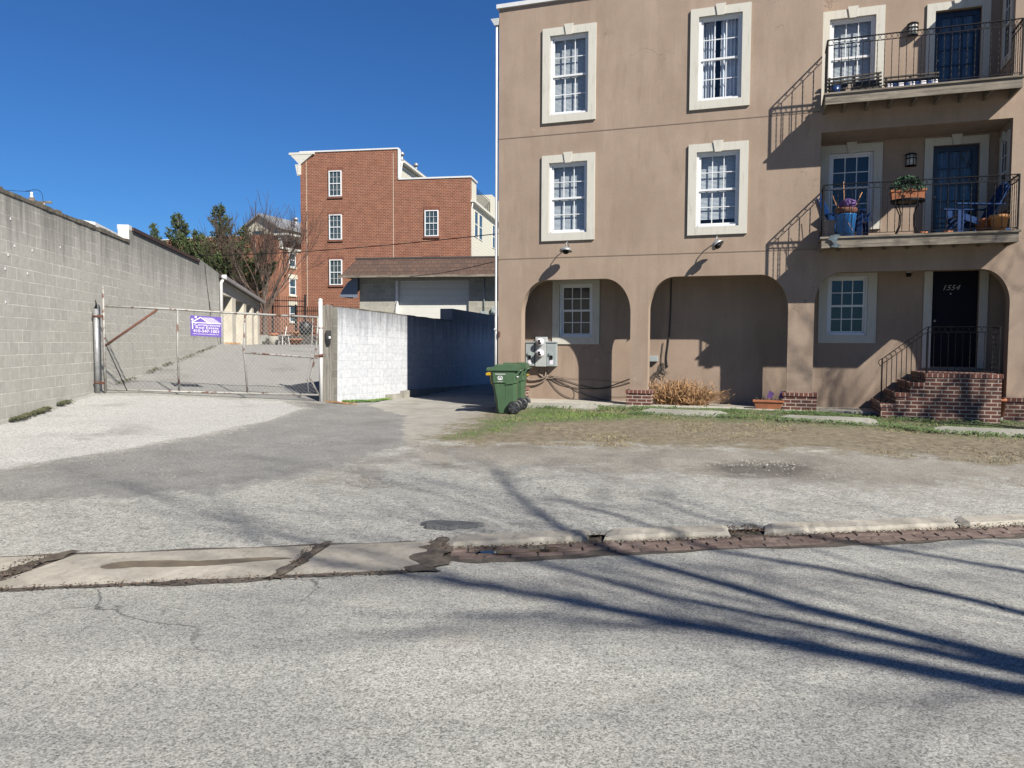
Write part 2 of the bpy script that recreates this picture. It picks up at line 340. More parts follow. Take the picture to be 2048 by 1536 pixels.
_Mx = np.zeros((_K+3, _K+3)); _Mx[:_K, :_K] = _phi(_D)+np.eye(_K)*.05; _Mx[:_K, _K:] = _Pm; _Mx[_K:, :_K] = _Pm.T
_W = np.linalg.solve(_Mx, np.r_[_A[:, 2], np.zeros(3)])
def tps(x, y):
    x = np.clip(np.atleast_1d(x), -12, 12); y = np.clip(np.atleast_1d(y), 4, 27.6)
    r2 = (x[:, None]-_A[None, :, 0])**2+(y[:, None]-_A[None, :, 1])**2
    return _phi(r2)@_W[:_K]+_W[_K]+_W[_K+1]*x+_W[_K+2]*y
def GZ(x, y):
    x = np.atleast_1d(np.asarray(x, float)); y = np.atleast_1d(np.asarray(y, float)); z = tps(x, y)
    ds = (x-P0.x)*UX.x+(y-P0.y)*UX.y; dn = (x-P0.x)*NX.x+(y-P0.y)*NX.y
    # alley between painted wall and the tan house, and everything under the house
    k = (ds > -3.66) & (dn > -1.2)
    za = .155-.012*np.clip(dn, 0, 3)+.015*np.clip(dn-3, 0, 30)
    t = np.clip((dn+1.2)/1.2, 0, 1)
    z = np.where(k & (ds < .15), z*(1-t)+za*t, z)
    z = np.where((dn > 0) & (ds > .2), np.minimum(z, .15), z)
    b = np.clip((y-27)/4, 0, 1); zb = np.where(ds > -3.66, z, z*(1-b)+1.52*b)
    return zb
def gz(x, y): return float(GZ(x, y)[0])
def noise2(x, y, seed=0):      # cheap smooth value noise
    xi = np.floor(x).astype(int); yi = np.floor(y).astype(int); fx = x-xi; fy = y-yi; fx = fx*fx*(3-2*fx); fy = fy*fy*(3-2*fy)
    def h(a, b): return ((np.sin(a*127.1+b*311.7+seed*74.7)*43758.5453) % 1+1) % 1
    return (h(xi, yi)*(1-fx)+h(xi+1, yi)*fx)*(1-fy)+(h(xi, yi+1)*(1-fx)+h(xi+1, yi+1)*fx)*fy
def inpoly(x, y, poly):
    ins = np.zeros(x.shape, bool); n = len(poly)
    for i in range(n):
        (x1, y1), (x2, y2) = poly[i], poly[(i+1) % n]
        c = ((y1 > y) != (y2 > y)) & (x < (x2-x1)*(y-y1)/((y2-y1)+1e-12)+x1); ins ^= c
    return ins
def sdist(x, y, poly):
    d = np.full(x.shape, 1e9); n = len(poly)
    for i in range(n):
        a = np.array(poly[i]); b = np.array(poly[(i+1) % n]); ab = b-a; L = (ab**2).sum()+1e-9
        t = np.clip(((x-a[0])*ab[0]+(y-a[1])*ab[1])/L, 0, 1); d = np.minimum(d, np.hypot(x-a[0]-t*ab[0], y-a[1]-t*ab[1]))
    return np.where(inpoly(x, y, poly), d, -d)
def soft(x, y, poly, wd): return np.clip(sdist(x, y, poly)/wd*.5+.5, 0, 1)
#REGIONS#
RG = dict(
 apron=[(-8.04, 12.03), (-8.21, 13.62), (-8.39, 15.52), (-6.59, 16.4), (-5.17, 17.2), (-4.41, 16.3), (-4.45, 13.88), (-4.9, 11.85), (-5.53, 10.26), (-6.1, 9.09), (-7, 8), (-14, 7), (-14, 12)],
 mid=[(-14, 9), (-6.1, 9.09), (-5.53, 10.26), (-4.83, 11.85), (-4.38, 13.88), (-4.41, 16.3), (-4.52, 18.06), (-3.7, 17.9), (-2.8, 19.19), (-0.72, 17.41), (-1.2, 12.8), (-1.63, 11.16), (-2.14, 9.53), (-2.6, 8.58), (-3.34, 7.91), (-5.09, 7.4), (-14, 6.6)],
 alley=[(-3.1, 20.6), (-2.8, 40), (4, 40), (-0.1, 17.4), (-0.95, 13.13), (-1.47, 11.3), (-1.75, 12), (-2.2, 15.8), (-3.3, 17.9)],
 dirt=[(-1.35, 11.7), (-0.69, 16.65), (0.43, 18.34), (2.61, 17.5), (5.5, 16.6), (9.5, 15.2), (16, 13), (16, 9), (8.5, 10.2), (6.43, 10.0), (5.79, 10.3), (4.08, 10.9), (2.02, 11.3), (-0.17, 11.3)],
 grass=[(-1.15, 12.0), (-0.85, 13.83), (-0.35, 15.72), (0.1, 17.6), (2.8, 17.3), (5.4, 16.5), (10, 15), (14, 12.6), (9, 11.5), (6.87, 12.4), (5.7, 13.2), (4.23, 13.9), (2.53, 14.4), (1.6, 14.1), (0.51, 13.8), (-0.2, 12.5), (-0.92, 11.7)],
 lot=[(-1.22, 11.41), (-0.18, 11.67), (2.07, 11.42), (4.16, 11.03), (6.77, 10.6), (14, 10.6), (14, 8.6), (5.91, 8.79), (4.19, 8.21), (2.76, 8.84), (1.35, 9.1), (-0.15, 9.75), (-1.45, 9.91), (-2.19, 8.73), (-2.05, 9.71)],
 st1=[(2.2, 9.7), (2.98, 10.2), (3.79, 10.1), (4.1, 9.6), (3.34, 9.17), (2.57, 9.2)],
 st2=[(-2.38, 8.58), (-1.87, 8.85), (-1.16, 8.75), (-0.81, 8.1), (-1.3, 8.3), (-1.74, 8.35)],
 st3=[(-4.2, 11.2), (-3.84, 13.4), (-2.9, 13.0), (-3.55, 11.72)],
 st4=[(.3, 10.6), (2.4, 11.1), (2.3, 10.6), (1.2, 10.3)], st5=[(-5.24, 17.33), (-4.62, 18.3), (-3.9, 17.5), (-4.3, 15.9)],
 st6=[(-.72, 7.05), (-.35, 7.1), (-.25, 6.55), (-.75, 6.5)], st7=[(4.4, 9.5), (5.2, 9.8), (6.5, 9.6), (5, 9.2)])
def cattr(me, name, arr):
    a = me.color_attributes.new(name, 'FLOAT_COLOR', 'POINT'); a.data.foreach_set('color', arr.astype(np.float32).ravel())
def grid_mesh(name, X, Y, Z, mat, keep=None):
    ny, nx = X.shape; v = np.stack([X, Y, Z], -1).reshape(-1, 3); idx = np.arange(ny*nx).reshape(ny, nx)
    q = np.stack([idx[:-1, :-1], idx[:-1, 1:], idx[1:, 1:], idx[1:, :-1]], -1).reshape(-1, 4)
    me = bpy.data.meshes.new(name); me.vertices.add(len(v)); me.vertices.foreach_set('co', v.ravel())
    me.loops.add(len(q)*4); me.loops.foreach_set('vertex_index', q.ravel().astype(np.int32))
    me.polygons.add(len(q)); me.polygons.foreach_set('loop_start', np.arange(0, len(q)*4, 4, dtype=np.int32)); me.polygons.foreach_set('loop_total', np.full(len(q), 4, np.int32))
    me.polygons.foreach_set('use_smooth', np.ones(len(q), bool)); me.update(calc_edges=True); me.validate()
    me.materials.append(mat); o = bpy.data.objects.new(name, me); return link(o), v
# ---- asphalt with exposed aggregate
def aggregate(t, v, scale, lo, hi, warm=0):
    vo = t.n('ShaderNodeTexVoronoi'); t.l(v, vo.inputs['Vector']); vo.inputs['Scale'].default_value = scale
    sep = t.n('ShaderNodeSeparateColor'); t.l(vo.outputs['Color'], sep.inputs[0])
    f = t.math('MULTIPLY_ADD', t.noise(v, scale*.6, 4, .7), .9, t.math('MULTIPLY', sep.outputs[0], .55))
    return t.ramp(f, [(.38, lo), (.66, tuple((a+b)/2 for a, b in zip(lo, hi))), (1.0, hi)]), vo.outputs['Distance'], f
def road_mat():
    t = NT('worn_asphalt'); v = t.tc.outputs['Object']
    a, d, f = aggregate(t, v, 125, (.035, .036, .035), (.80, .80, .745))
    a2, d2, f2 = aggregate(t, v, 42, (.15, .151, .145), (.50, .50, .465)); a = t.mix(.38, a, a2)
    trk = t.noise(t.map(v, (.10, .75, 1), rot=(0, 0, -.16)), 1.0, 5, .6, .3); a = t.mix(1, a, t.mix(t.ramp(trk, [(.36, 0), (.62, 1)]), (.70, .70, .71), (1.05, 1.05, 1.04)), 'MULTIPLY')
    sp = t.noise(v, 3.1, 6, .7); a = t.mix(t.ramp(sp, [(.64, 0), (.74, .5)]), a, (.13, .13, .125))
    big = t.noise(v, .45, 5, .6, .4); a = t.mix(1, a, t.mix(t.ramp(big, [(.36, 0), (.66, 1)]), (.78, .78, .79), (1.05, 1.05, 1.02)), 'MULTIPLY')
    yel = t.noise(v, 1.6, 3); a = t.mix(t.ramp(yel, [(.60, 0), (.75, .28)]), a, (.36, .33, .25))
    # tyre tracks: gently darker bands along the road
    # hairline cracks
    vo = t.n('ShaderNodeTexVoronoi', feature='DISTANCE_TO_EDGE'); wv = t.n('ShaderNodeVectorMath', operation='ADD')
    nz = t.n('ShaderNodeTexNoise'); t.l(v, nz.inputs['Vector']); nz.inputs['Scale'].default_value = 1.2; nz.inputs['Detail'].default_value = 6
    sc = t.n('ShaderNodeVectorMath', operation='SCALE'); t.l(nz.outputs['Color'], sc.inputs[0]); sc.inputs['Scale'].default_value = .9
    t.l(v, wv.inputs[0]); t.l(sc.outputs[0], wv.inputs[1]); t.l(wv.outputs[0], vo.inputs['Vector']); vo.inputs['Scale'].default_value = .28
    cr = t.math('MULTIPLY', t.ramp(vo.outputs['Distance'], [(0, 1), (.0022, 0)]), t.ramp(t.noise(v, .5, 2), [(.45, 0), (.55, .85)]))
    a = t.mix(cr, a, (.05, .05, .05))
    t.col(a); t.rough(.93); t.bump(t.math('ADD', f, t.math('MULTIPLY', t.noise(v, 260, 2), .5)), .75, .006); return t.mat
def ground_mat():
    t = NT('lot_ground'); v = t.tc.outputs['Object']
    A = t.n('ShaderNodeAttribute', attribute_name='regA'); B = t.n('ShaderNodeAttribute', attribute_name='regB')
    sa = t.n('ShaderNodeSeparateColor'); t.l(A.outputs['Color'], sa.inputs[0]); sb = t.n('ShaderNodeSeparateColor'); t.l(B.outputs['Color'], sb.inputs[0])
    n1 = t.noise(v, 2.2, 7, .68, .3); n2 = t.noise(v, 9, 5, .65)
    edge = t.math('ADD', t.math('MULTIPLY_ADD', n1, .9, -.45), t.math('MULTIPLY_ADD', n2, .5, -.25))
    def msk(s_, lo=.42, hi=.6, k=1.0): return t.ramp(t.math('MULTIPLY_ADD', edge, k, s_), [(lo, 0), (hi, 1)])
    a, d, f = aggregate(t, v, 85, (.05, .051, .048), (.68, .68, .625)); a2, _, _ = aggregate(t, v, 26, (.12, .12, .11), (.42, .42, .385)); a = t.mix(.45, a, a2)
    fine, _, _ = aggregate(t, v, 150, (.23, .23, .23), (.35, .35, .34))
    # beyond the gate: plain grey drive (B blue)
    a = t.mix(msk(sb.outputs[2]), a, t.mix(1, fine, (1.0, .99, .97), 'MULTIPLY'))
    mid = t.mix(t.ramp(n1, [(.35, 0), (.65, 1)]), (.14, .142, .142), (.25, .248, .235)); m3_, _, _ = aggregate(t, v, 70, (.06, .06, .06), (.44, .435, .41)); mid = t.mix(.45, mid, m3_)
    mid = t.mix(t.ramp(t.noise(v, 5, 5, .7), [(.66, 0), (.74, .5)]), mid, (.36, .36, .34))
    a = t.mix(msk(sa.outputs[0]), a, mid)
    apr, _, _ = aggregate(t, v, 60, (.28, .28, .27), (.56, .56, .54)); a = t.mix(msk(sa.outputs[1], .47, .53, .6), a, apr)
    con = t.mix(t.ramp(n1, [(.35, 0), (.62, 1)]), (.30, .28, .225), (.44, .42, .37)); con = t.mix(.3, con, fine); a = t.mix(msk(sa.outputs[2], .46, .56, .8), a, con)
    lot = t.mix(t.ramp(t.noise(v, 1.3, 7, .7, .6), [(.35, 0), (.66, 1)]), (.145, .132, .108), (.30, .283, .238)); l2, _, _ = aggregate(t, v, 70, (.10, .09, .08), (.48, .46, .42)); lot = t.mix(.42, lot, l2)
    a = t.mix(msk(sb.outputs[0], .36, .66, 1.5), a, lot)
    straw = t.noise(t.map(v, (14, 40, 1), rot=(0, 0, .3)), 1, 4, .7)
    dirt = t.mix(t.ramp(n2, [(.35, 0), (.65, 1)]), (.10, .078, .052), (.25, .215, .15)); dirt = t.mix(t.ramp(straw, [(.5, 0), (.7, .55)]), dirt, (.42, .36, .23))
    G = t.n('ShaderNodeAttribute', attribute_name='regC'); sg = t.n('ShaderNodeSeparateColor'); t.l(G.outputs['Color'], sg.inputs[0])
    a = t.mix(msk(sg.outputs[0], .38, .66, 1.5), a, dirt)
    gr = t.mix(t.ramp(t.noise(v, 40, 4, .7), [(.3, 0), (.7, 1)]), (.04, .075, .018), (.12, .165, .045)); a = t.mix(t.math('MULTIPLY', msk(sg.outputs[1], .45, .8, 1.6), .85), a, gr)
    a = t.mix(t.math('MULTIPLY', msk(sb.outputs[1], .35, .8), .72), a, (.055, .047, .04))
    a = t.mix(t.ramp(t.math('ADD', t.noise(v, .7, 4, .6), t.math('MULTIPLY', n2, .15)), [(.62, 0), (.78, .45)]), a, (.12, .112, .10))
    t.col(a); t.rough(.95); t.bump(t.math('ADD', f, t.math('MULTIPLY', n2, .8)), .8, .009); return t.mat
M['ground'] = ground_mat(); M['road'] = road_mat()
# ---- base sheet, road
mb = MB(); mb.face([(-600, -600, -.25), (600, -600, -.25), (600, 700, -.25), (-600, 700, -.25)])
mb.build('ground', M['ground'], kind='structure')
def axis(segs):
    out = []
    for a, b, st in segs: out += list(np.arange(a, b-1e-6, st))
    return np.array(out+[segs[-1][1]])
xs = axis([(-60, -14, 4), (-14, 14, .5), (14, 60, 4)]); ys = axis([(-40, -4, 3), (-4, 0, .5)])
X, T = np.meshgrid(xs, ys); YC = 6.33+.165*np.clip(X, -12, 14); Y = YC+T-.15; Z = np.where(np.abs(X) > 20, 0, 0)*X
grid_mesh('road', X, Y, Z*0, M['road'])[0]['kind'] = 'structure'
# ---- lot / driveway terrain
xs = axis([(-80, -14, 6), (-14, -9.2, .4), (-9.2, 9.6, .09), (9.6, 16, .4), (16, 80, 6)]); ts = axis([(0, 12.5, .09), (12.5, 24, .16), (24, 34, .7), (34, 120, 8)])
X, T = np.meshgrid(xs, ts); Y = 6.33+.165*np.clip(X, -12, 14)+T-.02
fx, fy = X.ravel(), Y.ravel(); Zf = GZ(fx, fy)
nz_ = (noise2(fx*1.3, fy*1.3, 1)-.5)*.03+(noise2(fx*4, fy*4, 2)-.5)*.012
Zf = Zf+nz_*np.clip((T.ravel())/.8, 0, 1)
Zf = Zf-.05*soft(fx, fy, RG['st1'], .5)-.035*soft(fx, fy, RG['st2'], .3)
lo, xo = o_, _ = grid_mesh('driveway_and_lot', X, Y, Zf.reshape(X.shape), M['ground']); lo['kind'] = 'structure'
def rgba(*c): return np.stack([*c, np.ones_like(c[0])], -1)
S_ = {k: soft(fx, fy, p, {'dirt': 1.1, 'lot': 1.3, 'grass': 1.0, 'mid': .8}.get(k, .5)) for k, p in RG.items()}
beyond = np.clip((fy-16.9-.35*(fx+6.5))/.5, 0, 1)*(fx < -3.6)
cattr(lo.data, 'regA', rgba(S_['mid'], soft(fx, fy, RG['apron'], .35), soft(fx, fy, RG['alley'], .35)))
stn = np.maximum.reduce([S_['st1'], S_['st2']*.8, S_['st3']*.45, S_['st4']*.6, S_['st5']*.7, S_['st6']*.55, S_['st7']*.4])
cattr(lo.data, 'regB', rgba(S_['lot'], stn, beyond))
cattr(lo.data, 'regC', rgba(S_['dirt'], S_['grass'], S_['dirt']*0))
# ---- gutter and kerb: flush concrete apron on the left, raised kerb stones and brick gutter on the right
def ky(x): return 6.33+.165*x
mb = MB(); random.seed(3)
def slab(x0, x1, d0, d1, z0, z1, skew0=0, skew1=0, jag=.02):
    n = max(2, int((x1-x0)/.15)); top = []
    for i in range(n+1):
        x = x0+(x1-x0)*i/n; top.append(x)
    for i in range(n):
        xa, xb = top[i], top[i+1]; sa, sb_ = (skew0*(1-i/n)+skew1*i/n), (skew0*(1-(i+1)/n)+skew1*(i+1)/n)
        P = []
        for zz in (0, 1):
            P += [(xa-sa, ky(xa)+d0, -.12 if not zz else z0), (xb-sb_, ky(xb)+d0, -.12 if not zz else z0), (xb+sb_, ky(xb)+d1, -.12 if not zz else z1), (xa+sa, ky(xa)+d1, -.12 if not zz else z1)]
        mb.hexa(P)
def cmat():
    t = NT('gutter_concrete'); v = t.tc.outputs['Object']; f = t.noise(v, 2.4, 7, .7, .4); g = t.noise(v, 32, 5, .75)
    a = t.mix(t.ramp(f, [(.33, 0), (.66, 1)]), (.27, .252, .212), (.46, .43, .375)); a = t.mix(.8, a, t.mix(g, (.62, .61, .60), (1.36, 1.36, 1.34)), 'MULTIPLY')
    a = t.mix(t.ramp(t.noise(v, 14, 6, .8), [(.54, 0), (.66, .6)]), a, (.15, .135, .11))
    t.col(a); t.rough(.9); t.bump(t.math('ADD', g, f), .5, .008); return t.mat
M['gutter'] = cmat()
slab(-14, -3.62, -.78, -.02, .006, .035, 0, .12); slab(-3.42, -1.62, -.76, -.02, .006, .035, .12, .08); slab(-1.52, -.66, -.72, -.02, .006, .035, .08, .02)
mb.build('concrete_gutter', M['gutter'], kind='structure')
mb = MB(); N_ = 120; prev = None
for i in range(N_+1):
    x = -14+13.45*i/N_; w0 = .80+.03*math.sin(x*2.1)+.02*math.sin(x*5.3)+.015*math.sin(x*13); e = max(0, (x+.9)/.35); w0 -= .03*e
    P = ((x, ky(x)-w0, .0035), (x, ky(x)+.03+.02*math.sin(x*7), .028))
    if prev: mb.face([prev[0], P[0], P[1], prev[1]])
    prev = P
M['mud'] = simple('damp_gutter_mud', (.085, .070, .055), .8, .6, 11, bump=1, bscale=45)
mb.build('gutter_dirt', M['mud'], kind='structure')
t_ = NT('wet_stain'); _f = t_.noise(t_.tc.outputs['Object'], 9, 5); t_.col(t_.mix(t_.ramp(_f, [(.3, 0), (.7, 1)]), (.11, .088, .062), (.18, .145, .10))); t_.rough(.75); M['wetstain'] = t_.mat
mb = MB(); rj = random.Random(9)
for (xc, sk, wd) in ((-3.52, .13, .085), (-1.57, .08, .05), (-.60, .03, .11)):
    prev = None
    for i in range(15):
        u_ = i/14; d = -.80+.84*u_; x = xc-sk+2*sk*u_+rj.uniform(-.03, .03); h1 = wd*rj.uniform(.45, 1.35)*(1.3-.5*u_); h2 = wd*rj.uniform(.45, 1.35)*(1.3-.5*u_)
        z = .006+.029*max(0, (d+.76)/.74)+.0045; y = ky(x)+d; P = ((x-h1, y, z), (x+h2, y+.01, z), (x, y, z+.012))
        if prev: mb.face([prev[0], prev[2], P[2], P[0]]); mb.face([prev[2], prev[1], P[1], P[2]])
        prev = P
mb.build('joint_debris', M['mud'], kind='structure', recalc=False)
# damp streak lying in the gutter pan
mb = MB(); pts = []
NN = 60
for i in range(NN+1):
    u_ = i/NN; x = -2.97+1.32*u_; half = (.085*(1-.45*u_))*min(1, (u_/.08)**.5, ((1-u_)/.25)**.6)*(1+.07*math.sin(u_*23)+.04*math.sin(u_*61))
    if i in (0, NN): half = .004
    c = ky(x)-.36+.02*math.sin(u_*9); pts.append((x, c-half*.9, c+half))
def pan_z(x, y): d = (y-ky(x)+.76)/.74; return .006+.029*d+.003
for a, b in zip(pts[:-1], pts[1:]):
    mb.face([(a[0], a[1], pan_z(a[0], a[1])), (b[0], b[1], pan_z(b[0], b[1])), (b[0], b[2], pan_z(b[0], b[2])), (a[0], a[2], pan_z(a[0], a[2]))])
mb.build('damp_streak', M['wetstain'], kind='structure', recalc=False)
kg = [(-.52, .62, .0), (.78, 1.86, .0), (2.2, 4.02, .0), (4.06, 5.6, .0), (5.64, 9.5, 0), (9.56, 14, 0)]
for i, (a, b, _) in enumerate(kg):
    mb = MB(); n = max(12, int((b-a)/.055)); prev = None
    for k in range(n+1):
        x = a+(b-a)*k/n; e = .05 if k in (0, n) else 0; j1, j2 = (rnd()-.5)*.014, (rnd()-.5)*.008; dx = .07*(1 if k == 0 else -1 if k == n else 0)
        j1 = .012*math.sin(x*5+i)+(rnd()-.5)*.012; P = [(x-dx*.3, ky(x)-.185+j1+e*.8, -.1), (x-dx*.2, ky(x)-.178+j1+e*.8, .035+j2-e*.3), (x, ky(x)-.163+j1+e, .060+j2-e*.4), (x+.04, ky(x)+.03, .070+j2-e*.4), (x+.05, ky(x)+.09, .02)]
        if rnd() < .08 and 0 < k < n: c_ = .008+.018*rnd(); P[1] = (P[1][0], P[1][1]+c_*.9, P[1][2]-c_*.5); P[2] = (P[2][0], P[2][1]+c_*1.2, P[2][2]-c_*.35)
        if prev:
            for q in range(4): mb.face([prev[q], P[q], P[q+1], prev[q+1]])
        if k in (0, n): mb.face(P)
        prev = P
    nm = ['first kerb stone beside the flush gutter, with a rounded near end', 'second kerb stone, striped by a branch shadow', 'long pale kerb stone right of the leaf filled gap', 'kerb stone half buried in gravel at the brick gutter', 'kerb stone beyond the gravel heap', 'last kerb stone along the lot'][i]
    mb.build('kerb_stone', M['gutter'], label=nm, cat='kerb', group='kerb stones along the lot')
# brick gutter
bt = NT('gutter_brick'); _v = bt.tc.outputs['Object']; _i = bt.noise(_v, 3.3, 4); _j = bt.noise(_v, 21, 5, .7)
bt.col(bt.mix(bt.ramp(_j, [(.52, 0), (.68, .8)]), bt.mix(bt.ramp(_i, [(.35, 0), (.65, 1)]), (.125, .082, .068), (.205, .148, .125)), (.27, .235, .205))); bt.rough(.8); bt.bump(_j, .6, .006)
mb = MB(); random.seed(11); x = -.5
for row in range(3):
    x = -.55+row*.07
    while x < 14:
        L = .2+rnd()*.015; d = -.20-.098*row; z = .016-row*.004+(rnd()-.5)*.012; a = .009
        mb.hexa([(x+a, ky(x)+d-.09, -.05), (x+L-a, ky(x+L)+d-.09, -.05), (x+L-a, ky(x+L)+d-a, -.05), (x+a, ky(x)+d-a, -.05),
                 (x+a, ky(x)+d-.09, z), (x+L-a, ky(x+L)+d-.09, z+(rnd()-.5)*.004), (x+L-a, ky(x+L)+d-a, z), (x+a, ky(x)+d-a, z)]); x += L
mb.build('brick_gutter', bt.mat, kind='structure')
mb = MB(); N_ = 150; prev = None
for i in range(N_+1):
    x = -.85+14.85*i/N_; t_ = min(1, i/6); w0 = (.28+.27*t_)+.03*math.sin(x*2.7)+.018*math.sin(x*6.1)+.012*math.sin(x*15)+(.10*math.exp(-((x+.35)/.5)**2)); w1 = .10*t_
    P = ((x, ky(x)-w0, .0036), (x, ky(x)+w1-.2*(1-t_), .004))
    if prev: mb.face([prev[0], P[0], P[1], prev[1]])
    prev = P
mb.build('gutter_silt', M['mud'], kind='structure')
wt = NT('puddle_water'); wt.col((.02, .017, .013)); wt.rough(.04); M['water'] = wt.mat
mb = MB(); C0 = (.1, ky(.1)-.33); NN = 28
mb.face([(C0[0]+.42*math.cos(2*math.pi*i/NN)*(1+.15*math.sin(i*2.3)), C0[1]+.42*.165*math.cos(2*math.pi*i/NN)+.09*math.sin(2*math.pi*i/NN)*(1+.2*math.sin(i*1.7)), .0145) for i in range(NN)])
mb.build('puddle', M['water'], kind='structure', recalc=False)
# asphalt patch behind first kerb stone
mb = MB(); c = (-.55, 6.66); NN = 30; top = []; 
for i in range(NN):
    a = 2*math.pi*i/NN; k = 1+.16*math.sin(a*3+1)+.09*math.sin(a*7)+.08*(rnd()-.5); top.append((c[0]+.27*k*math.cos(a), c[1]+.13*k*math.sin(a)))
z0 = gz(*c)
for i in range(NN):
    a, b = top[i], top[(i+1) % NN]; mb.face([(*a, z0-.05), (*b, z0-.05), (c[0]+(b[0]-c[0])*.9, c[1]+(b[1]-c[1])*.85, z0+.035), (c[0]+(a[0]-c[0])*.9, c[1]+(a[1]-c[1])*.85, z0+.035)])
mb.face([(c[0]+(a[0]-c[0])*.9, c[1]+(a[1]-c[1])*.85, z0+.035) for a in top])
mb.build('asphalt_patch', simple('dark_patch_asphalt', (.11, .115, .12), .9, .5, 60, bump=1, bscale=70), kind='structure')
# ------------------------------------------------------------------ tan stucco house
def arch_loop(s0, s1, zb, zt, rx, rz, n=14):
    L = [(s0, zb)]
    for i in range(n+1):
        a = math.pi-math.pi/2*i/n; L.append((s0+rx+rx*math.cos(a), zt-rz+rz*math.sin(a)))
    for i in range(n+1):
        a = math.pi/2-math.pi/2*i/n; L.append((s1-rx+rx*math.cos(a), zt-rz+rz*math.sin(a)))
    L.append((s1, zb)); return L
def rect(a, b, c, d): return [(a, c), (a, d), (b, d), (b, c)]
HS = empty('stucco_house', P0, -FA, 'three storey tan stucco house with arched ground floor porch and two iron railed balconies', 'house')
SR = 12.9; ZT = 9.26
fac_open = [arch_loop(.57, 3.10, .29, 3.09, .60, .76), arch_loop(3.49, 6.37, .29, 3.10, .57, .74), arch_loop(6.87, 10.33, .29, 3.11, .50, .66)]
wins = [(1.22, 2.10, 6.76, 8.50, 0), (4.47, 5.35, 6.76, 8.50, 1), (1.22, 2.10, 4.13, 5.70, 2), (4.47, 5.35, 4.13, 5.70, 3)]
fac_open += [rect(a, b, c, d) for a, b, c, d, _ in wins]
REC = [(6.92, 10.27, 3.70, 5.92), (6.90, 10.24, 6.46, 9.26)]
fac_open += [rect(*REC[0])]
mb = MB()
mb.sheet([[(0, .1), (0, ZT), (6.90, ZT), (6.90, 6.46), (10.24, 6.46), (10.24, ZT), (SR, ZT), (SR, .1)]]+fac_open, lambda s, z: (s, 0, z), (0, .28, 0), back=True)
f1 = mb.build('front_wall', M['stucco'], HS)
for m_, z_ in ((6.34, 0), (3.59, 0)): pass
jm = simple('stucco_joint_bead', (.22, .165, .125), .9, .1)
mb = MB()
for z in (6.34, 3.59):
    mb = MB(); mb.box(0, 6.9, -.006, .0, z-.009, z+.009)
    mb.build('control_joint', jm, HS)
# side, back, roof, top cap, porch, recess shells
mb = MB()
DZ = 7.75
mb.box(0.001, .28, .28, DZ, .0, ZT); mb.box(.28, SR, DZ-.28, DZ-.001, 0, ZT); mb.box(SR-.28, SR-.001, .281, DZ-.281, 0, ZT); mb.build('side_and_rear_wall', M['stucco'], HS)
mb = MB(); mb.box(.28, SR-.28, 1.13, DZ-.28, 9.0, 9.12); mb.box(.28, 6.79, .28, 1.13, 9.0, 9.12); mb.box(.28, 6.9, .29, DZ-.28, 6.2, 6.3); mb.build('floor_slab', M['dark'], HS)
mb = MB(); mb.box(-.05, 6.90, -.06, .35, ZT+.002, ZT+.09); mb.box(10.24, SR+.05, -.06, .35, ZT+.002, ZT+.09); mb.box(-.05, .34, .35, DZ+.05, ZT+.002, ZT+.09); mb.build('roof_cap', M['cap'], HS)
mb = MB()
pw = [rect(1.22, 2.03, 1.80, 3.06), rect(7.17, 7.96, 1.85, 3.10), rect(9.17, 10.02, 1.20, 3.17)]
mb.sheet([[(.28, .28), (.28, 3.32), (SR-.28, 3.32), (SR-.28, .28)]]+pw, lambda s, z: (s, .95, z), (0, .12, 0))
mb.build('porch_wall', M['stucco'], HS)
mb = MB(); mb.box(.28, SR-.28, .281, .95, 3.22, 3.32); mb.build('porch_ceiling', M['stucco'], HS)
mb = MB(); mb.box(.1, 8.0, -.10, .97, .06, .300); mb.box(8.0, SR, -.05, .97, .06, .300); mb.build('porch_slab', M['concrete'], HS, bevel=.01)
recw = {0: [rect(7.14, 8.00, 4.25, 5.70), rect(9.11, 9.95, 3.74, 5.72)], 1: [rect(7.08, 7.97, 6.9, 8.50), rect(9.07, 9.90, 6.50, 8.42)]}
for i, (a, b, c, d) in enumerate(REC):
    mb = MB(); mb.sheet([[(a, c), (a, d), (b, d), (b, c)]]+recw[i], lambda s, z: (s, 1.0, z), (0, .12, 0)); 
    mb.box(a-.1, a, .281, 1.1, c-.1, d+.1)
    zt_ = 5.92 if i == 0 else 8.75; sw = rect(.30, .76, zt_-1.55, zt_-.30)   # side window opening in the right cheek (n, z)
    mb.sheet([[(.281, c), (.281, d), (1.0, d), (1.0, c)]], lambda n_, z: (b, n_, z), (.12, 0, 0))
    if i == 0: mb.box(a-.1, b+.1, .281, 1.12, d, d+.1)
    mb.box(a-.1, b+.1, .281, 1.12, c-.12, c)
    mb.build('balcony_recess', M['stucco'], HS)
def dark_box(mb, a, b, n0, n1, c, d):
    mb.face([(a, n1, c), (b, n1, c), (b, n1, d), (a, n1, d)]); mb.face([(a, n0, c), (a, n1, c), (a, n1, d), (a, n0, d)]); mb.face([(b, n0, c), (b, n1, c), (b, n1, d), (b, n0, d)])
    mb.face([(a, n0, c), (b, n0, c), (b, n1, c), (a, n1, c)]); mb.face([(a, n0, d), (b, n0, d), (b, n1, d), (a, n1, d)])
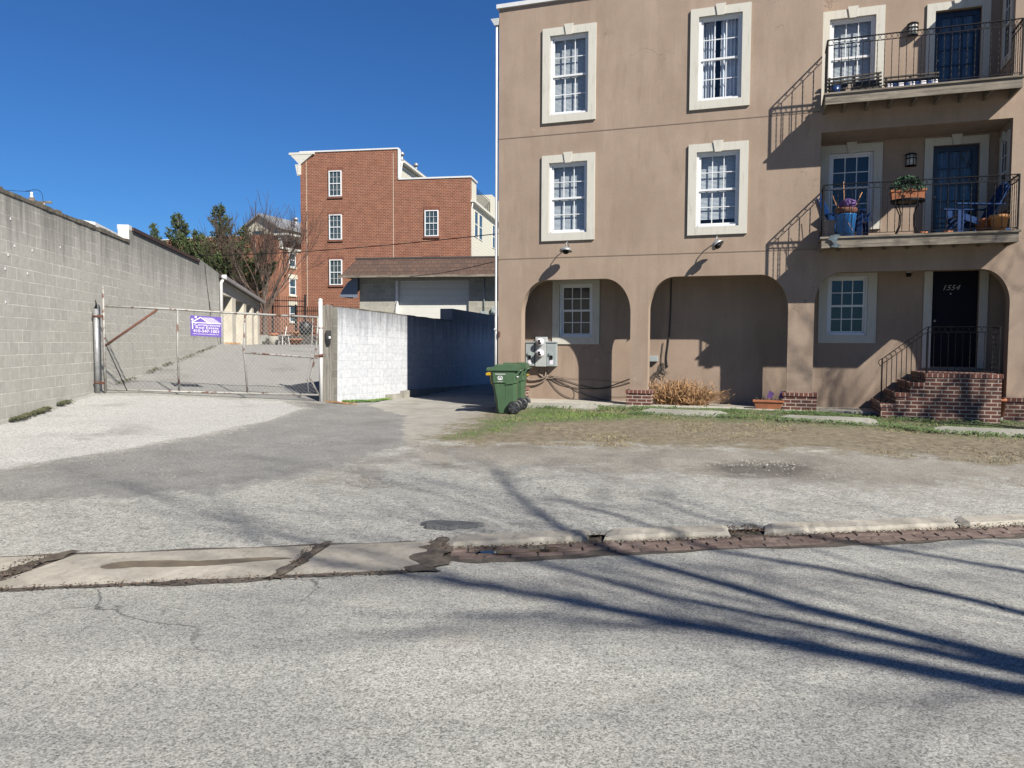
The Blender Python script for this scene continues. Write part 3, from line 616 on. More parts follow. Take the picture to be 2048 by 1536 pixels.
def window(parent, a, b, c, d, n=0, trim=.17, key=True, style='blind', swap=None, cols=3, rows=2, tw=.045, drop=1, frame=None):
    """frame opening a..b, c..d on plane y=n; swap turns it onto a cheek wall"""
    q = swap or (lambda x, y, z: (x, y, z))
    def fin(m, name, mats, par, **k):
        m.v = [q(*v) for v in m.v]; return m.build(name, mats, par, **k)
    fm = MB(); fw = .045
    fm.box(a, a+fw, n+.02, n+.13, c, d); fm.box(b-fw, b, n+.02, n+.13, c, d); fm.box(a+fw, b-fw, n+.02, n+.13, d-fw, d); fm.box(a+fw, b-fw, n+.0, n+.13, c, c+fw)
    mid = (c+d)/2; A, B = a+fw, b-fw; sw = .042
    for (z0, z1, y0) in ((mid-.02, d-fw, .055), (c+fw, mid+.02, .085)):
        y1 = y0+.028; fm.box(A, A+sw, n+y0, n+y1, z0, z1); fm.box(B-sw, B, n+y0, n+y1, z0, z1); fm.box(A+sw, B-sw, n+y0, n+y1, z0, z0+sw); fm.box(A+sw, B-sw, n+y0, n+y1, z1-sw, z1)
        for i in range(1, cols): x = A+sw+(B-A-2*sw)*i/cols; fm.box(x-.009, x+.009, n+y0+.004, n+y1-.006, z0+sw, z1-sw)
        for i in range(1, rows): z = z0+sw+(z1-z0-2*sw)*i/rows; fm.box(A+sw, B-sw, n+y0+.005, n+y1-.007, z-.009, z+.009)
    W_ = fin(fm, 'window', frame or M['white'], parent)
    if trim:
        t = MB(); y0, y1 = n-tw, n-.001
        t.box(a-trim, a, y0, y1, c-trim, d+trim); t.box(b, b+trim, y0, y1, c-trim, d+trim); t.box(a, b, y0, y1, c-trim, c); t.box(a, b, y0, y1, d, d+trim)
        t.box(a-.004, a+.0, n, n+.02, c, d)
        if key:
            mx = (a+b)/2; t.hexa([(mx-.065, y0-.022, d-.02), (mx+.065, y0-.022, d-.02), (mx+.065, y0-.001, d-.02), (mx-.065, y0-.001, d-.02), (mx-.105, y0-.022, d+trim+.045), (mx+.105, y0-.022, d+trim+.045), (mx+.105, y0-.001, d+trim+.045), (mx-.105, y0-.001, d+trim+.045)])
        fin(t, 'window_trim', M['trim'], W_)
    g = MB(); g.face([(A, n+.069, mid), (B, n+.069, mid), (B, n+.069, d-fw), (A, n+.069, d-fw)]); g.face([(A, n+.099, c+fw), (B, n+.099, c+fw), (B, n+.099, mid), (A, n+.099, mid)]); fin(g, 'pane', M['glass'], W_, recalc=False)
    db = MB(); dark_box(db, a+.01, b-.01, n+.125, n+.42, c+.01, d-.01); fin(db, 'interior', M['dark'], W_, recalc=False)
    if style == 'blind':
        bl = MB(); z = d-fw
        while z > d-(d-c)*drop+fw+.03:
            bl.face([(A+.01, n+.154, z), (B-.01, n+.154, z), (B-.01, n+.144, z-.024), (A+.01, n+.144, z-.024)]); z -= .027
        fin(bl, 'blind', M['blindslat'], W_, recalc=False)
    elif style == 'curtain':
        cu = MB()
        for (xa, xb) in ((A, A+(B-A)*.36), (A+(B-A)*.5, B)):
            n_ = 26
            for k in range(n_):
                x0, x1 = xa+(xb-xa)*k/n_, xa+(xb-xa)*(k+1)/n_; w0, w1 = .19+.028*math.sin(k*1.25), .19+.028*math.sin((k+1)*1.25)
                cu.face([(x0, n+w0, c+fw), (x1, n+w1, c+fw), (x1, n+w1, d-fw), (x0, n+w0, d-fw)], sm=True)
        fin(cu, 'curtain', M['curtain'], W_, recalc=False)
    return W_
t_ = NT('dark_window_glass'); t_.col(t_.mix(t_.ramp(t_.noise(t_.tc.outputs['Object'], 3, 2), [(.4, 0), (.6, 1)]), (.035, .06, .075), (.07, .10, .105))); t_.rough(.08); M['farglass'] = t_.mat
M['blindslat'] = simple('grey_white_slats', (.62, .63, .62), .7, .1, 3)
for (a, b, c, d, i) in wins: window(HS, a, b, c, d, 0, style='curtain' if i == 1 else 'blind', drop=(.97, 0, 1, .93)[i])
window(HS, 1.22, 2.03, 1.80, 3.06, .95, key=False, style='none', tw=.03); window(HS, 7.17, 7.96, 1.85, 3.10, .95, key=False, style='none', tw=.03)
window(HS, 7.14, 8.00, 4.25, 5.70, 1.0, style='none'); window(HS, 7.08, 7.97, 6.90, 8.50, 1.0, style='blind')
for i, (a, b, c, d) in enumerate(REC):
    zt_ = 5.92 if i == 0 else 8.75; z0, z1 = zt_-1.55, zt_-.30
    t = MB(); Y0, Y1 = .28, .68; f = .035
    t.box(b-.022, b-.0005, Y0-.13, Y0, z0-.13, z1+.13); t.box(b-.022, b-.0005, Y1, Y1+.13, z0-.13, z1+.13); t.box(b-.022, b-.0005, Y0, Y1, z0-.13, z0); t.box(b-.022, b-.0005, Y0, Y1, z1, z1+.13); t.box(b-.05, b-.023, .44, .56, z1-.01, z1+.17)
    w_ = MB(); X0, X1 = b-.016, b-.0005
    w_.box(X0, X1, Y0, Y0+f, z0, z1); w_.box(X0, X1, Y1-f, Y1, z0, z1); w_.box(X0, X1, Y0+f, Y1-f, z0, z0+f); w_.box(X0, X1, Y0+f, Y1-f, z1-f, z1); zm = (z0+z1)/2; w_.box(X0-.004, X1, Y0+f, Y1-f, zm-.02, zm+.02); w_.box(X0+.004, X1, .473, .487, zm+.02, z1-f); w_.box(X0+.004, X1, Y0+f, Y1-f, (zm+z1)/2-.008, (zm+z1)/2+.008)
    w_ = w_.build('window', M['white'], HS); t.build('window_trim', M['trim'], w_)
    g = MB(); g.face([(b-.005, Y0+f, z0+f), (b-.005, Y1-f, z0+f), (b-.005, Y1-f, z1-f), (b-.005, Y0+f, z1-f)]); g.build('pane', M['farglass'], w_, recalc=False)
def door(a, b, c, d, n, mat, glazed, rows=5, cols=3):
    m = MB(); m.box(a+.002, b-.002, n+.10, n+.16, c+.002, d-.002) if not glazed else None
    if glazed:
        st = .11; y0, y1 = n+.08, n+.125
        m.box(a+.003, a+st, y0, y1, c, d-.003); m.box(b-st, b-.003, y0, y1, c, d-.003); m.box(a+st, b-st, y0, y1, d-.12, d-.003); m.box(a+st, b-st, y0, y1, c, c+.2)
        for i in range(1, cols): x = a+st+(b-a-2*st)*i/cols; m.box(x-.017, x+.017, y0+.006, y1-.006, c+.2, d-.12)
        for i in range(1, rows): z = c+.2+(d-.32-c)*i/rows; m.box(a+st, b-st, y0+.008, y1-.008, z-.014, z+.014)
    else:
        for (z0, z1) in ((c+.12, c+.85), (c+.98, d-.5), (d-.42, d-.12)):
            for (x0, x1) in ((a+.1, (a+b)/2-.04), ((a+b)/2+.04, b-.1)): m.box(x0, x1, n+.088, n+.1, z0, z1)
    D = m.build('door', mat, HS)
    if glazed:
        g = MB(); g.face([(a+.1, n+.104, c+.15), (b-.1, n+.104, c+.15), (b-.1, n+.104, d-.1), (a+.1, n+.104, d-.1)]); g.build('pane', M['glass'], D, recalc=False)
        cu = MB()
        for k in range(30):
            x0, x1 = a+.1+(b-a-.2)*k/30, a+.1+(b-a-.2)*(k+1)/30; w0, w1 = .2+.03*math.sin(k*1.1), .2+.03*math.sin((k+1)*1.1)
            cu.face([(x0, n+w0, c), (x1, n+w1, c), (x1, n+w1, d), (x0, n+w0, d)], sm=True)
        cu.build('curtain', simple('blue_grey_curtain', (.10, .14, .20), .8, .3, 2), D, recalc=False)
    h = MB(); h.lathe([(.0, -.05), (.028, -.045), (.03, -.02), (.012, 0), (.012, .02)], (a+.07, n+.08, c+.95), 'y', 10); h.build('door_knob', M['galv'], D)
    t = MB(); w_ = .155; y0, y1 = n-.035, n-.001
    t.box(a-w_, a, y0, y1, c-.02, d+(w_ if n > .96 else .0)); t.box(b, b+w_, y0, y1, c-.02, d+(w_ if n > .96 else 0))
    if n > .96:
        t.box(a, b, y0, y1, d, d+w_); mx = (a+b)/2
        t.hexa([(mx-.065, y0-.03, d-.01), (mx+.065, y0-.03, d-.01), (mx+.065, y0-.001, d-.01), (mx-.065, y0-.001, d-.01), (mx-.10, y0-.03, d+w_+.05), (mx+.10, y0-.03, d+w_+.05), (mx+.10, y0-.001, d+w_+.05), (mx-.10, y0-.001, d+w_+.05)])
    t.build('door_trim', M['trim'], D)
    db = MB(); dark_box(db, a, b, n+.12, n+.5, c, d); db.build('interior', M['dark'], D, recalc=False)
    return D
door(9.11, 9.95, 3.74, 5.72, 1.0, M['navy'], True); door(9.07, 9.90, 6.50, 8.42, 1.0, M['navy'], True)
DF = door(9.17, 10.02, 1.20, 3.17, .95, M['black'], False)
mb = MB(); text_mesh(mb, '1554', (9.39, 1.034, 2.78), (1, 0, 0), (0, 0, 1), .2, width=.31, shear=.35, height=.105)
mb.build('house_number', simple('brushed_silver_numerals', (.36, .35, .32), .4, .1), DF)
mb = MB(); mb.box(9.515, 9.535, 1.030, 1.034, 2.69, 2.72); mb.build('peephole', M['galv'], DF)
# pillar bases in brick
def brick_box(mb, x0, x1, y0, y1, z0, z1): mb.box(x0, x1, y0, y1, z0, z1, 0)
for (a, b, zt) in ((.08, .67, .62), (3.02, 3.60, .63), (6.29, 6.98, .655), (10.27, 11.05, .655)):
    mb = MB(); mb.box(a+.02, b-.02, -.055, .34, .12, zt-.072); mb.build('pillar_base', M['stepbrick'], HS)
    mb = MB(); mb.box(a, b, -.075, .36, zt-.072, zt, 0); mb.build('pillar_base_cap', M['capbrick'], HS)
# brick steps
st = empty('brick_steps', (0, 0, 0), parent=HS)
mb = MB(); Y0, Y1 = -.62, .9; YB = .05
edges = [(8.09, .525), (8.34, .735), (8.58, .935), (8.84, 1.115)]
for i, (x, z) in enumerate(edges):
    x1 = edges[i+1][0] if i < 3 else 10.10; mb.box(x+.0, x1, Y0, Y1, .08, z-.075)
mb.build('step_body', M['stepbrick'], st)
mb = MB()
for i, (x, z) in enumerate(edges):
    x1 = edges[i+1][0] if i < 3 else 10.12; mb.box(x-.02, x1+(.0 if i < 3 else 0)-.0005, Y0-.015, Y1, z-.075+.0005, z)
mb.build('step_tread', M['capbrick'], st)
# ---- iron railings: row of rings under the top rail, twisted balusters
def railing(mb, p, q, h, rings=True, pitch=.125, twist=True, hb=.0, foot0=0, foot1=0):
    p, q = Vector(p), Vector(q); d = q-p; L = d.length; n = max(1, round(L/pitch)); U = Vector((0, 0, 1))
    mb.beam(p+U*h, q+U*h, .034, .012); r = .045
    mb.beam(p+U*(h-.105), q+U*(h-.105), .016, .010); 
    if hb >= 0: mb.beam(p+U*(.05+hb), q+U*(.05+hb), .016, .010)
    ax = d.normalized()
    for i in range(n+1):
        c = p+d*i/n
        zb = .05 if hb >= 0 else 0
        if twist:
            N_ = 22; a = .0075; z0, z1 = .05+max(hb, 0), h-.105; sid = Vector((-ax.y, ax.x, 0)).normalized()
            b = len(mb.v)
            for k in range(N_+1):
                z = z0+(z1-z0)*k/N_; t = k*.55
                for j in range(4):
                    w_ = t+j*math.pi/2; mb.v.append(tuple(c+U*z+(Vector((ax.x, ax.y, 0)).normalized()*math.cos(w_)+sid*math.sin(w_))*a))
            for k in range(N_):
                for j in range(4):
                    j2 = (j+1) % 4; mb.f.append((b+k*4+j, b+k*4+j2, b+(k+1)*4+j2, b+(k+1)*4+j)); mb.m.append(0); mb.sm.append(False)
        else: mb.beam(c+U*(-.03), c+U*(h-.105), .013, .013)
    if rings:
        m = max(1, round(L/.1)); sid = Vector((-ax.y, ax.x, 0)).normalized(); hx = Vector((ax.x, ax.y, 0)).normalized()
        for i in range(m):
            c = p+d*(i+.5)/m+U*(h-.052); pts = [c+hx*(.046*math.cos(2*math.pi*k/14))+U*(.046*math.sin(2*math.pi*k/14)+0*k) for k in range(15)]
            mb.tube(pts, .0042, 4, cap=False)
def balcony(a, b, zt, nd):
    B = MB()
    B.box(a, b, -.72, -.68, zt-.215, zt-.035)                      # fascia
    B.box(a, a+.04, -.68, -.001, zt-.215, zt-.035); B.box(b-.04, b, -.68, -.001, zt-.215, zt-.035)
    x = a+.35
    while x < b-.2: B.box(x, x+.04, -.68, -.001, zt-.205, zt-.036); x += .41
    k = B.build('balcony', M['deckwood'], HS)
    D = MB(); y = -.75
    for i in range(13):
        y1 = min(y+.137, 1.0); D.box(a-.03 if y < 0 else a, (b+.03) if y < 0 else b-.03, y, y1-.006, zt-.035+.001, zt+(rnd()-.5)*.006 if y < -.6 else zt); y = y1
        if y > .98: break
    D.build('deck_boards', M['deckwood'], k)
    r = MB(); railing(r, (a+.02, -.70, zt), (b-.02, -.70, zt), 1.0); railing(r, (a+.02, -.69, zt), (a+.02, -.01, zt), 1.0); railing(r, (b-.02, -.69, zt), (b-.02, -.01, zt), 1.0)
    for x in (a+.02, b-.02): r.box(x-.014, x+.014, -.714, -.686, zt-.2, zt+1.0)
    r.build('railing', M['iron'], k); return k
balcony(6.94, 10.25, 3.735, 0); balcony(6.94, 10.22, 6.48, 1)
mb = MB(); yr = -.5
railing(mb, (8.86, yr, 1.115), (10.07, yr, 1.115), .88); railing(mb, (10.07, yr, 1.115), (10.07, -.02, 1.115), .88, pitch=.09)
railing(mb, (8.10, yr, .50), (8.86, yr, 1.115), .88, hb=-1, twist=False, pitch=.115)
for x, z in ((8.10, .27), (8.88, 1.1), (10.07, 1.1)): mb.box(x-.013, x+.013, yr-.013, yr+.013, z, (z+.9 if x > 8.5 else 1.38))
mb.tube([(8.10, yr, 1.385), (8.05, yr, 1.35), (8.035, yr, 1.30), (8.06, yr, 1.25), (8.10, yr, 1.24)], .008, 5)
mb.build('stair_railing', M['iron'], st)
# ---- gooseneck lamps
for (x, tilt, lb) in ((1.70, 0, None), (4.93, .5, 1)):
    L_ = MB(); L_.tube([(x+.0, -.005, 3.75), (x, -.09, 3.86), (x, -.2, 3.90), (x, -.29, 3.86), (x, -.31, 3.80)], .011, 6); L_.lathe([(.04, 0), (.04, -.015), (.0, -.02)], (x, -.0, 3.75), 'y', 12)
    l_ = L_.build('wall_lamp', M['galv'], HS)
    s = MB(); prof = [(.02, .06), (.05, .055), (.095, .03), (.13, -.01), (.145, -.05), (.14, -.05), (.12, -.012), (.0, .02)]
    s.lathe(prof, (0, 0, 0), 'z', 22); Rm = Matrix.Rotation(-.15 if not tilt else -.25, 4, 'X') @ Matrix.Rotation(tilt*-1.3, 4, 'Y')
    s.v = [tuple(Rm @ Vector(v)+Vector((x, -.31, 3.73))) for v in s.v]; s.build('lamp_shade', M['galv'], l_)
    s = MB(); s.lathe([(.0, -.11), (.05, -.10), (.07, -.06), (.07, -.03), (.0, -.02)], (0, 0, 0), 'z', 14); s.v = [tuple(Rm @ Vector(v)+Vector((x, -.31, 3.73))) for v in s.v]; s.build('bulb_cover', M['iron'], l_)
# balcony wall lanterns
def lantern(x, n, z):
    m = MB(); m.box(x-.07, x+.07, n-.03, n-.001, z-.12, z+.12)
    for zz in (z+.11, z+.03, z-.12): m.lathe([(.105, zz-.008), (.105, zz+.008), (.09, zz+.008), (.09, zz-.008), (.105, zz-.008)], (x, n-.03, 0), 'z', 16)
    for k in range(4):
        a = math.pi+math.pi*(k+.5)/4; m.box(x+.1*math.cos(a)-.005, x+.1*math.cos(a)+.005, n-.03+.1*math.sin(a)-.005, n-.03+.1*math.sin(a)+.005, z-.12, z+.11)
    m.lathe([(.11, z+.115), (.08, z+.135), (0, z+.14)], (x, n-.03, 0), 'z', 16)
    l_ = m.build('wall_lantern', M['iron'], HS); g = MB(); g.lathe([(.085, z-.115), (.085, z+.11)], (x, n-.03, 0), 'z', 16); g.build('glass_shade', simple('frosted_lamp_glass', (.62, .62, .58), .3, .05), l_)
lantern(8.66, 1.0, 8.10); lantern(8.70, 1.0, 5.46)
m = MB(); m.lathe([(.04, -.06), (.05, 0), (.03, .03)], (8.72, .90, 3.12), 'z', 12); m.box(8.69, 8.75, .90, .949, 3.08, 3.2); pl = m.build('porch_lamp', M['iron'], HS)
g = MB(); g.lathe([(.03, -.0), (.035, .03), (.035, .12), (.0, .13)], (8.72, .90, 3.10), 'z', 12); g.build('lamp_globe', M['signwhite'], pl)
# ---- meters
m = MB(); m.box(.42, .64, .80, .948, 1.10, 1.68); m.box(.40, .66, .78, .949, 1.66, 1.69); m.box(.95, 1.18, .80, .948, 1.10, 1.68); m.box(.93, 1.20, .78, .949, 1.66, 1.69)
me_ = m.build('electric_meter_box', M['meter'], HS, bevel=.004)
m = MB(); m.box(.67, .94, .79, .9485, 1.09, 1.80); m.build('meter_socket', simple('pale_grey_meter_socket', (.46, .49, .49), .45, .06), me_, bevel=.004)
for z in (1.68, 1.405):
    m = MB(); m.lathe([(.09, 0), (.09, -.05), (.083, -.055), (.083, -.11), (.0, -.115)], (.80, .79, z), 'y', 24); m.build('meter', M['signwhite'], me_)
    m = MB(); m.box(.775, .825, .668, .674, z-.0, z+.05); m.box(.80, .85, .668, .674, z-.04, z-.01); m.box(.78, .815, .669, .674, z-.055, z); m.build('meter_dial', M['iron'], me_)
for x in (.52, 1.06):
    m = MB(); m.box(x-.04, x+.03, .765, .80, 1.36, 1.43); m.box(x-.02, x+.04, .775, .80, 1.27, 1.35, 1); m.build('breaker_handle', [M['meter'], M['iron']], me_); m = MB(); m.box(x-.03, x+.05, .796, .799, 1.14, 1.25); m.build('meter_notice', M['signwhite'], me_)
m = MB(); m.box(3.38, 3.58, .85, .949, 1.24, 1.37); m.build('junction_box', M['meter'], HS, bevel=.006)
# cables and conduits on the porch wall
def wire(mb, pts, r=.007, n=5, sub=6):
    P = [Vector(p) for p in pts]; out = []
    for i in range(len(P)-1):
        p0 = P[max(0, i-1)]; p1 = P[i]; p2 = P[i+1]; p3 = P[min(len(P)-1, i+2)]
        for k in range(sub):
            t = k/sub; out.append(.5*((2*p1)+(p2-p0)*t+(2*p0-5*p1+4*p2-p3)*t*t+(3*p1-p0-3*p2+p3)*t**3))
    out.append(P[-1]); mb.tube(out, r, n)
m = MB(); y = .93
wire(m, [(.32, y, .84), (.50, y-.02, .76), (.75, y-.02, .78), (.88, y-.02, .85), (.9, y, 1.08)], .018); wire(m, [(.32, y, .62), (.62, y-.02, .64), (.86, y-.02, .75), (.94, y-.02, .88)], .018); wire(m, [(.72, y, 1.09), (.7, y, .95), (.82, y, .84), (1.0, y, .80), (1.15, y, .83)], .015)
wire(m, [(.34, y, 3.1), (.345, y, 2.2), (.34, y, 1.7), (.33, y, 1.3)], .014)
m.build('conduit', M['conduit'], HS)
m = MB()
wire(m, [(1.0, y, .86), (1.4, y, .76), (1.9, y, .62), (2.3, y, .60), (2.9, y, .82), (3.4, y, 1.0)]); wire(m, [(.95, y, .84), (1.3, y, .66), (1.9, y, .57), (2.5, y, .62), (3.3, y, .86)])
wire(m, [(.95, y, .80), (1.15, y, .55), (1.35, y, .40), (1.55, y, .33), (1.75, y, .29)]); wire(m, [(1.0, y, .82), (1.3, y, .66), (1.55, y, .6), (1.62, y, .45), (1.58, y, .3)], .005)
wire(m, [(1.05, y, .85), (1.5, y, .62), (1.9, y, .42), (2.5, y, .29)]); wire(m, [(.9, y, .88), (1.4, y, .82), (2.2, y, .78), (3.2, y, .74)], .003); wire(m, [(2.4, y, .40), (2.9, y, .42), (3.3, y, .60)], .004)
wire(m, [(3.86, y, 3.2), (3.85, y, 2.4), (3.82, y, 1.75), (3.78, y, 1.35), (3.80, y, 1.12)], .016); wire(m, [(3.70, y, 1.68), (3.66, y, 1.3), (3.68, y, 1.1), (3.6, y, .95), (3.4, y, .72)], .008)
random.seed(5)
for k in range(9):
    cx, cz = 3.62+rnd()*.16, 1.0+rnd()*.2; r1 = .03+rnd()*.06
    m.tube([(cx+r1*math.cos(t_/2)*(1+.2*math.sin(t_)), y-.01*rnd(), cz+r1*1.1*math.sin(t_/2)-.01*t_) for t_ in range(14)], .004, 4)
for k in range(7): wire(m, [(3.7-rnd()*.1, y, 1.05), (3.55-rnd()*.1, y-.05, .85+rnd()*.1), (3.40+rnd()*.12, y-.05, .62+rnd()*.15), (3.36+rnd()*.15, y, .42+rnd()*.2)], .004)
m.build('cable', M['cable'], HS)
# downspout and hopper on the left corner
m = MB(); m.tube([(-.07, .06, 8.95), (-.07, .06, 2.3), (-.07, .05, 2.25), (-.07, .05, .25)], .036, 8); m.box(-.10, -.04, .0, .1, 1.95, 1.99)
ds = m.build('downspout', M['whitepaint'], HS); m = MB(); m.hexa([(-.12, 0, 8.92), (-.02, 0, 8.92), (-.02, .12, 8.92), (-.12, .12, 8.92), (-.20, -.03, 9.06), (-.01, -.03, 9.06), (-.01, 1.2, 9.06), (-.20, 1.2, 9.06)]); m.build('gutter_end', M['cap'], ds)
m = MB(); m.box(.02, .05, -.03, -.001, 1.80, 1.92); m.build('hose_bracket', M['rust'], HS)
# metal fish hanging from the lower balcony
def FishM():
    m = MB(); out = [(0, 0), (.05, .10), (.14, .13), (.24, .11), (.20, .03), (.16, -.05), (.19, -.13), (.28, -.19), (.17, -.22), (.06, -.20), (.11, -.12), (.07, -.04)]
    m.sheet([out], lambda a, b: (a*.95, 0, b*.72), (0, .015, 0)); return m
fo = FishM().build('metal_fish', M['fish'], label='blue grey metal fish ornament hanging from the lower balcony edge', cat='ornament'); fo.parent = None
fo.matrix_world = Matrix.Translation(F(7.05, -.76, 3.68)) @ Matrix.Rotation(-FA, 4, 'Z')
# ------------------------------------------------------------------ painted alley wall
AA = math.atan2(NX.y, NX.x)
aw = empty('painted_alley_wall', AW0, AA, 'white painted block wall with black streaks, half in shadow beside the tan house', 'wall'); aw.rotation_euler = (0, .021, AA)
m = MB(); m.box(.0, 6.73, .012, .20, -.6, 2.47); m.box(6.73, 24, .0, .42, -.6, 2.87); m.build('wall', M['paintblock'], aw)
m = MB(); m.box(-.004, .0, .012, .20, -.6, 2.47); m.box(-.02, .0-.004, .0, .20, -.3, 2.45) if 0 else None; m.build('bare_wall_end', M['plainblock'], aw)
m = MB(); m.box(2.35, 3.2, -.05, .012, -.4, .33); m.box(3.2, 24, -.10, -.0005, -.4, .40); m.build('wall_footing', M['oldconcrete'], aw)
m = MB(); random.seed(2); x = 0
while x < 6.6: L = .25+rnd()*.4; m.box(x, min(6.7, x+L), .0+rnd()*.01, .21, 2.47, 2.485+rnd()*.02); x += L
m.build('wall_top_mortar', M['blocktop'], aw)
# plank and steel gate post at the wall's near end
pk = empty('plank_post', (-4.30, 17.90, 0), .25, 'tall grey weathered plank post between gate post and painted wall', 'post')
m = MB(); m.box(-.11, -.04, -.05, .02, .1, 2.50); m.box(-.035, .04, -.055, .02, .1, 2.52); m.box(.045, .135, -.05, .02, .1, 2.50); m.build('plank', M['plank'], pk)
m = MB(); m.box(-.02, .09, -.15, -.056, 1.72, 1.92, 0); m.hexa([(.0, -.13, 1.60), (.07, -.13, 1.60), (.07, -.056, 1.60), (.0, -.056, 1.60), (-.01, -.15, 1.718), (.08, -.15, 1.718), (.08, -.056, 1.718), (-.01, -.056, 1.718)]); 
kb = m.build('call_box', M['rubber'], label='small black call box with a white tag on the plank post', cat='call box'); kb.matrix_world = Matrix.Translation((-4.30, 17.90, 0)) @ Matrix.Rotation(.25, 4, 'Z')
m = MB(); m.box(.035, .075, -.154, -.151, 1.735, 1.785); m.build('tag', M['signwhite'], kb)
gp = empty('gate_post', (-4.435, 17.84, 0), 0, 'white steel latch post at the right end of the chain link gate', 'post')
m = MB(); m.tube([(0, 0, .1), (0, 0, 2.62)], .047, 12); m.lathe([(.05, 2.61), (.05, 2.64), (.0, 2.66)], (0, 0, 0), 'z', 12); m.build('pipe', M['whitepaint'], gp)
m = MB(); m.torus((0, 0, 1.98), .055, .01, 'z'); m.build('steel_band', M['rust'], gp); m = MB(); m.torus((0, 0, 1.32), .055, .014, 'z'); m.beam((-.2, -.06, 1.28), (.06, -.06, 1.36), .03, .05); m.build('latch', M['rust'], gp)
gh = empty('hinge_post', (-8.515, 15.78, 0), 0, 'thick galvanised hinge post with a pointed cap against the block wall', 'post')
m = MB(); m.tube([(0, 0, .5), (0, 0, 2.31)], .052, 14); m.build('pipe', M['galv'], gh); m = MB(); m.tube([(0, 0, 2.31), (.01, 0, 2.40), (-.01, 0, 2.50)], [.03, .018, .003], 6); m.build('pointed_cap', M['iron'], gh)
for z in (2.16, .80): m = MB(); m.torus((0, 0, z), .06, .018, 'z'); m.beam((.05, -.03, z), (.16, -.03, z-.01), .03, .05); m.build('hinge', M['rust'], gh)
# ---- chain link gate
GA = math.atan2(1.93, 3.91); GL = 4.36
gt = empty('chain_link_gate', (-8.38, 15.82, 0), GA, 'long rusty chain link gate closed across the driveway, bent at its right end', 'gate')
top = lambda x: 2.37-.034*x; bot = lambda x: .66-.053*x
m = MB()
m.tube([(0, 0, bot(0)-.05), (0, 0, 2.78)], .026, 8); m.tube([(0, 0, top(0)), (1.1, 0, top(1.1)+.01), (2.4, 0, top(2.4)-.005), (GL, 0, top(GL))], .024, 8)
m.tube([(0, 0, bot(0)), (1.4, 0, bot(1.4)-.01), (GL, 0, bot(GL))], .024, 8); m.tube([(1.395, 0, bot(1.4)), (1.38, 0, 1.5), (1.395, 0, top(1.4))], .022, 8)
m.tube([(2.79, 0, bot(2.8)), (2.74, 0, 1.35), (2.72, 0, 1.4), (2.76, 0, top(2.76))], .022, 8); m.tube([(2.74, 0, 1.41), (GL-.02, 0, 1.29)], .022, 8)
m.tube([(GL, 0, top(GL)), (GL-.03, 0, 1.75), (GL-.07, 0, 1.30), (GL-.19, .02, .82), (GL, 0, bot(GL)+.0)], .024, 8); m.tube([(GL-.12, 0, top(GL)-.02), (GL-.16, 0, 1.30), (GL-.26, 0, .80), (GL-.22, 0, bot(GL)-.03)], .010, 6)
m.torus((GL-.05, 0, top(GL)-.22), .04, .009, 'z'); m.build('frame', M['galvrust'], gt)
m = MB(); m.tube([(.02, -.02, 1.56), (1.0, -.02, top(1.0)-.02)], .024, 8); m.build('diagonal_brace', M['rust'], gt)
m = MB(); m.tube([(.04, -.02, 1.55), (.40, -.02, .62)], .010, 6); m.build('truss_rod', M['iron'], gt)
m = MB(); P_ = .088; random.seed(9)
def warp(x, z): k = max(0, (x-2.8)/1.5); return (x-.09*k*math.sin(max(0, min(1, (1.5-z)/1.0))*math.pi), .02*math.sin(x*3+z*4)*k, z+.02*k*math.sin(x*9))
x = -1.9
while x < GL+1.9:
    for sgn in (1, -1):
        pts = []
        for k in range(0, 46):
            z = .30+k*.047; xx = x+sgn*(z-1.3)*.88
            if 0 <= xx <= GL-.06 and bot(xx) <= z <= top(xx): pts.append(Vector(warp(xx, z))+Vector((0, .006*sgn, 0)))
        if len(pts) > 1: m.tube(pts, .0031, 3, cap=False)
    x += P_
m.build('chain_link_mesh', simple('dull_mesh_wire', (.46, .46, .44), .5, .2, 8, metal=.3), gt)
# ---- realty sign
sg = empty('realty_sign', (-8.38+3.91*.381, 15.82+1.93*.381-.045, 0), GA, 'purple and white real estate board wired to the gate', 'sign')
s0, s1 = 0, .615; sh = lambda x: 1.775-.045*x
m = MB(); m.hexa([(0, -.004, sh(0)), (.62, -.004, sh(.62)), (.62, .004, sh(.62)), (0, .004, sh(0)), (0, -.004, sh(0)+.435), (.62, -.004, sh(.62)+.435), (.62, .004, sh(.62)+.435), (0, .004, sh(0)+.435)]); m.build('board', M['purple'], sg)
m = MB(); y = -.0065
def SP(u, v): return (u*.62, y, sh(u*.62)+v*.435)
def bar(a, b, w_):
    a, b = Vector(SP(*a)), Vector(SP(*b)); d = (b-a).normalized(); n_ = Vector((-d.z, 0, d.x))*w_/2; m.face([a-n_, b-n_, b+n_, a+n_])
bar((.03, .66), (.34, .94), .018); bar((.32, .94), (.60, .66), .018); bar((.03, .665), (.99, .665), .016); bar((.065, .66), (.065, .34), .018)
for k in range(8): u0 = .40+.025*k; bar((u0, .92-.031*k), (.74+.032*k, .92-.031*k), .006)
m.face([SP(.06+.035*math.cos(a/10*6.283), .80+.05*math.sin(a/10*6.283)) for a in range(10)]); m.face([SP(.14, .88), SP(.20, .88), SP(.20, .98), SP(.14, .98)])
up = (0, 0, 1); rt = (1, 0, -.045)
text_mesh(m, 'Cornerstone', SP(.125, .51), rt, up, 1, width=.84*.62, height=.05, bold=.0); text_mesh(m, 'Real Estate', SP(.165, .375), rt, up, 1, width=.74*.62, height=.05, bold=.0)
text_mesh(m, '410-547-1001', SP(.085, .19), rt, up, 1, width=.83*.62, height=.062, bold=.004); text_mesh(m, 'www.cornerstonerealestate.com', SP(.07, .09), rt, up, 1, width=.84*.62, height=.024)
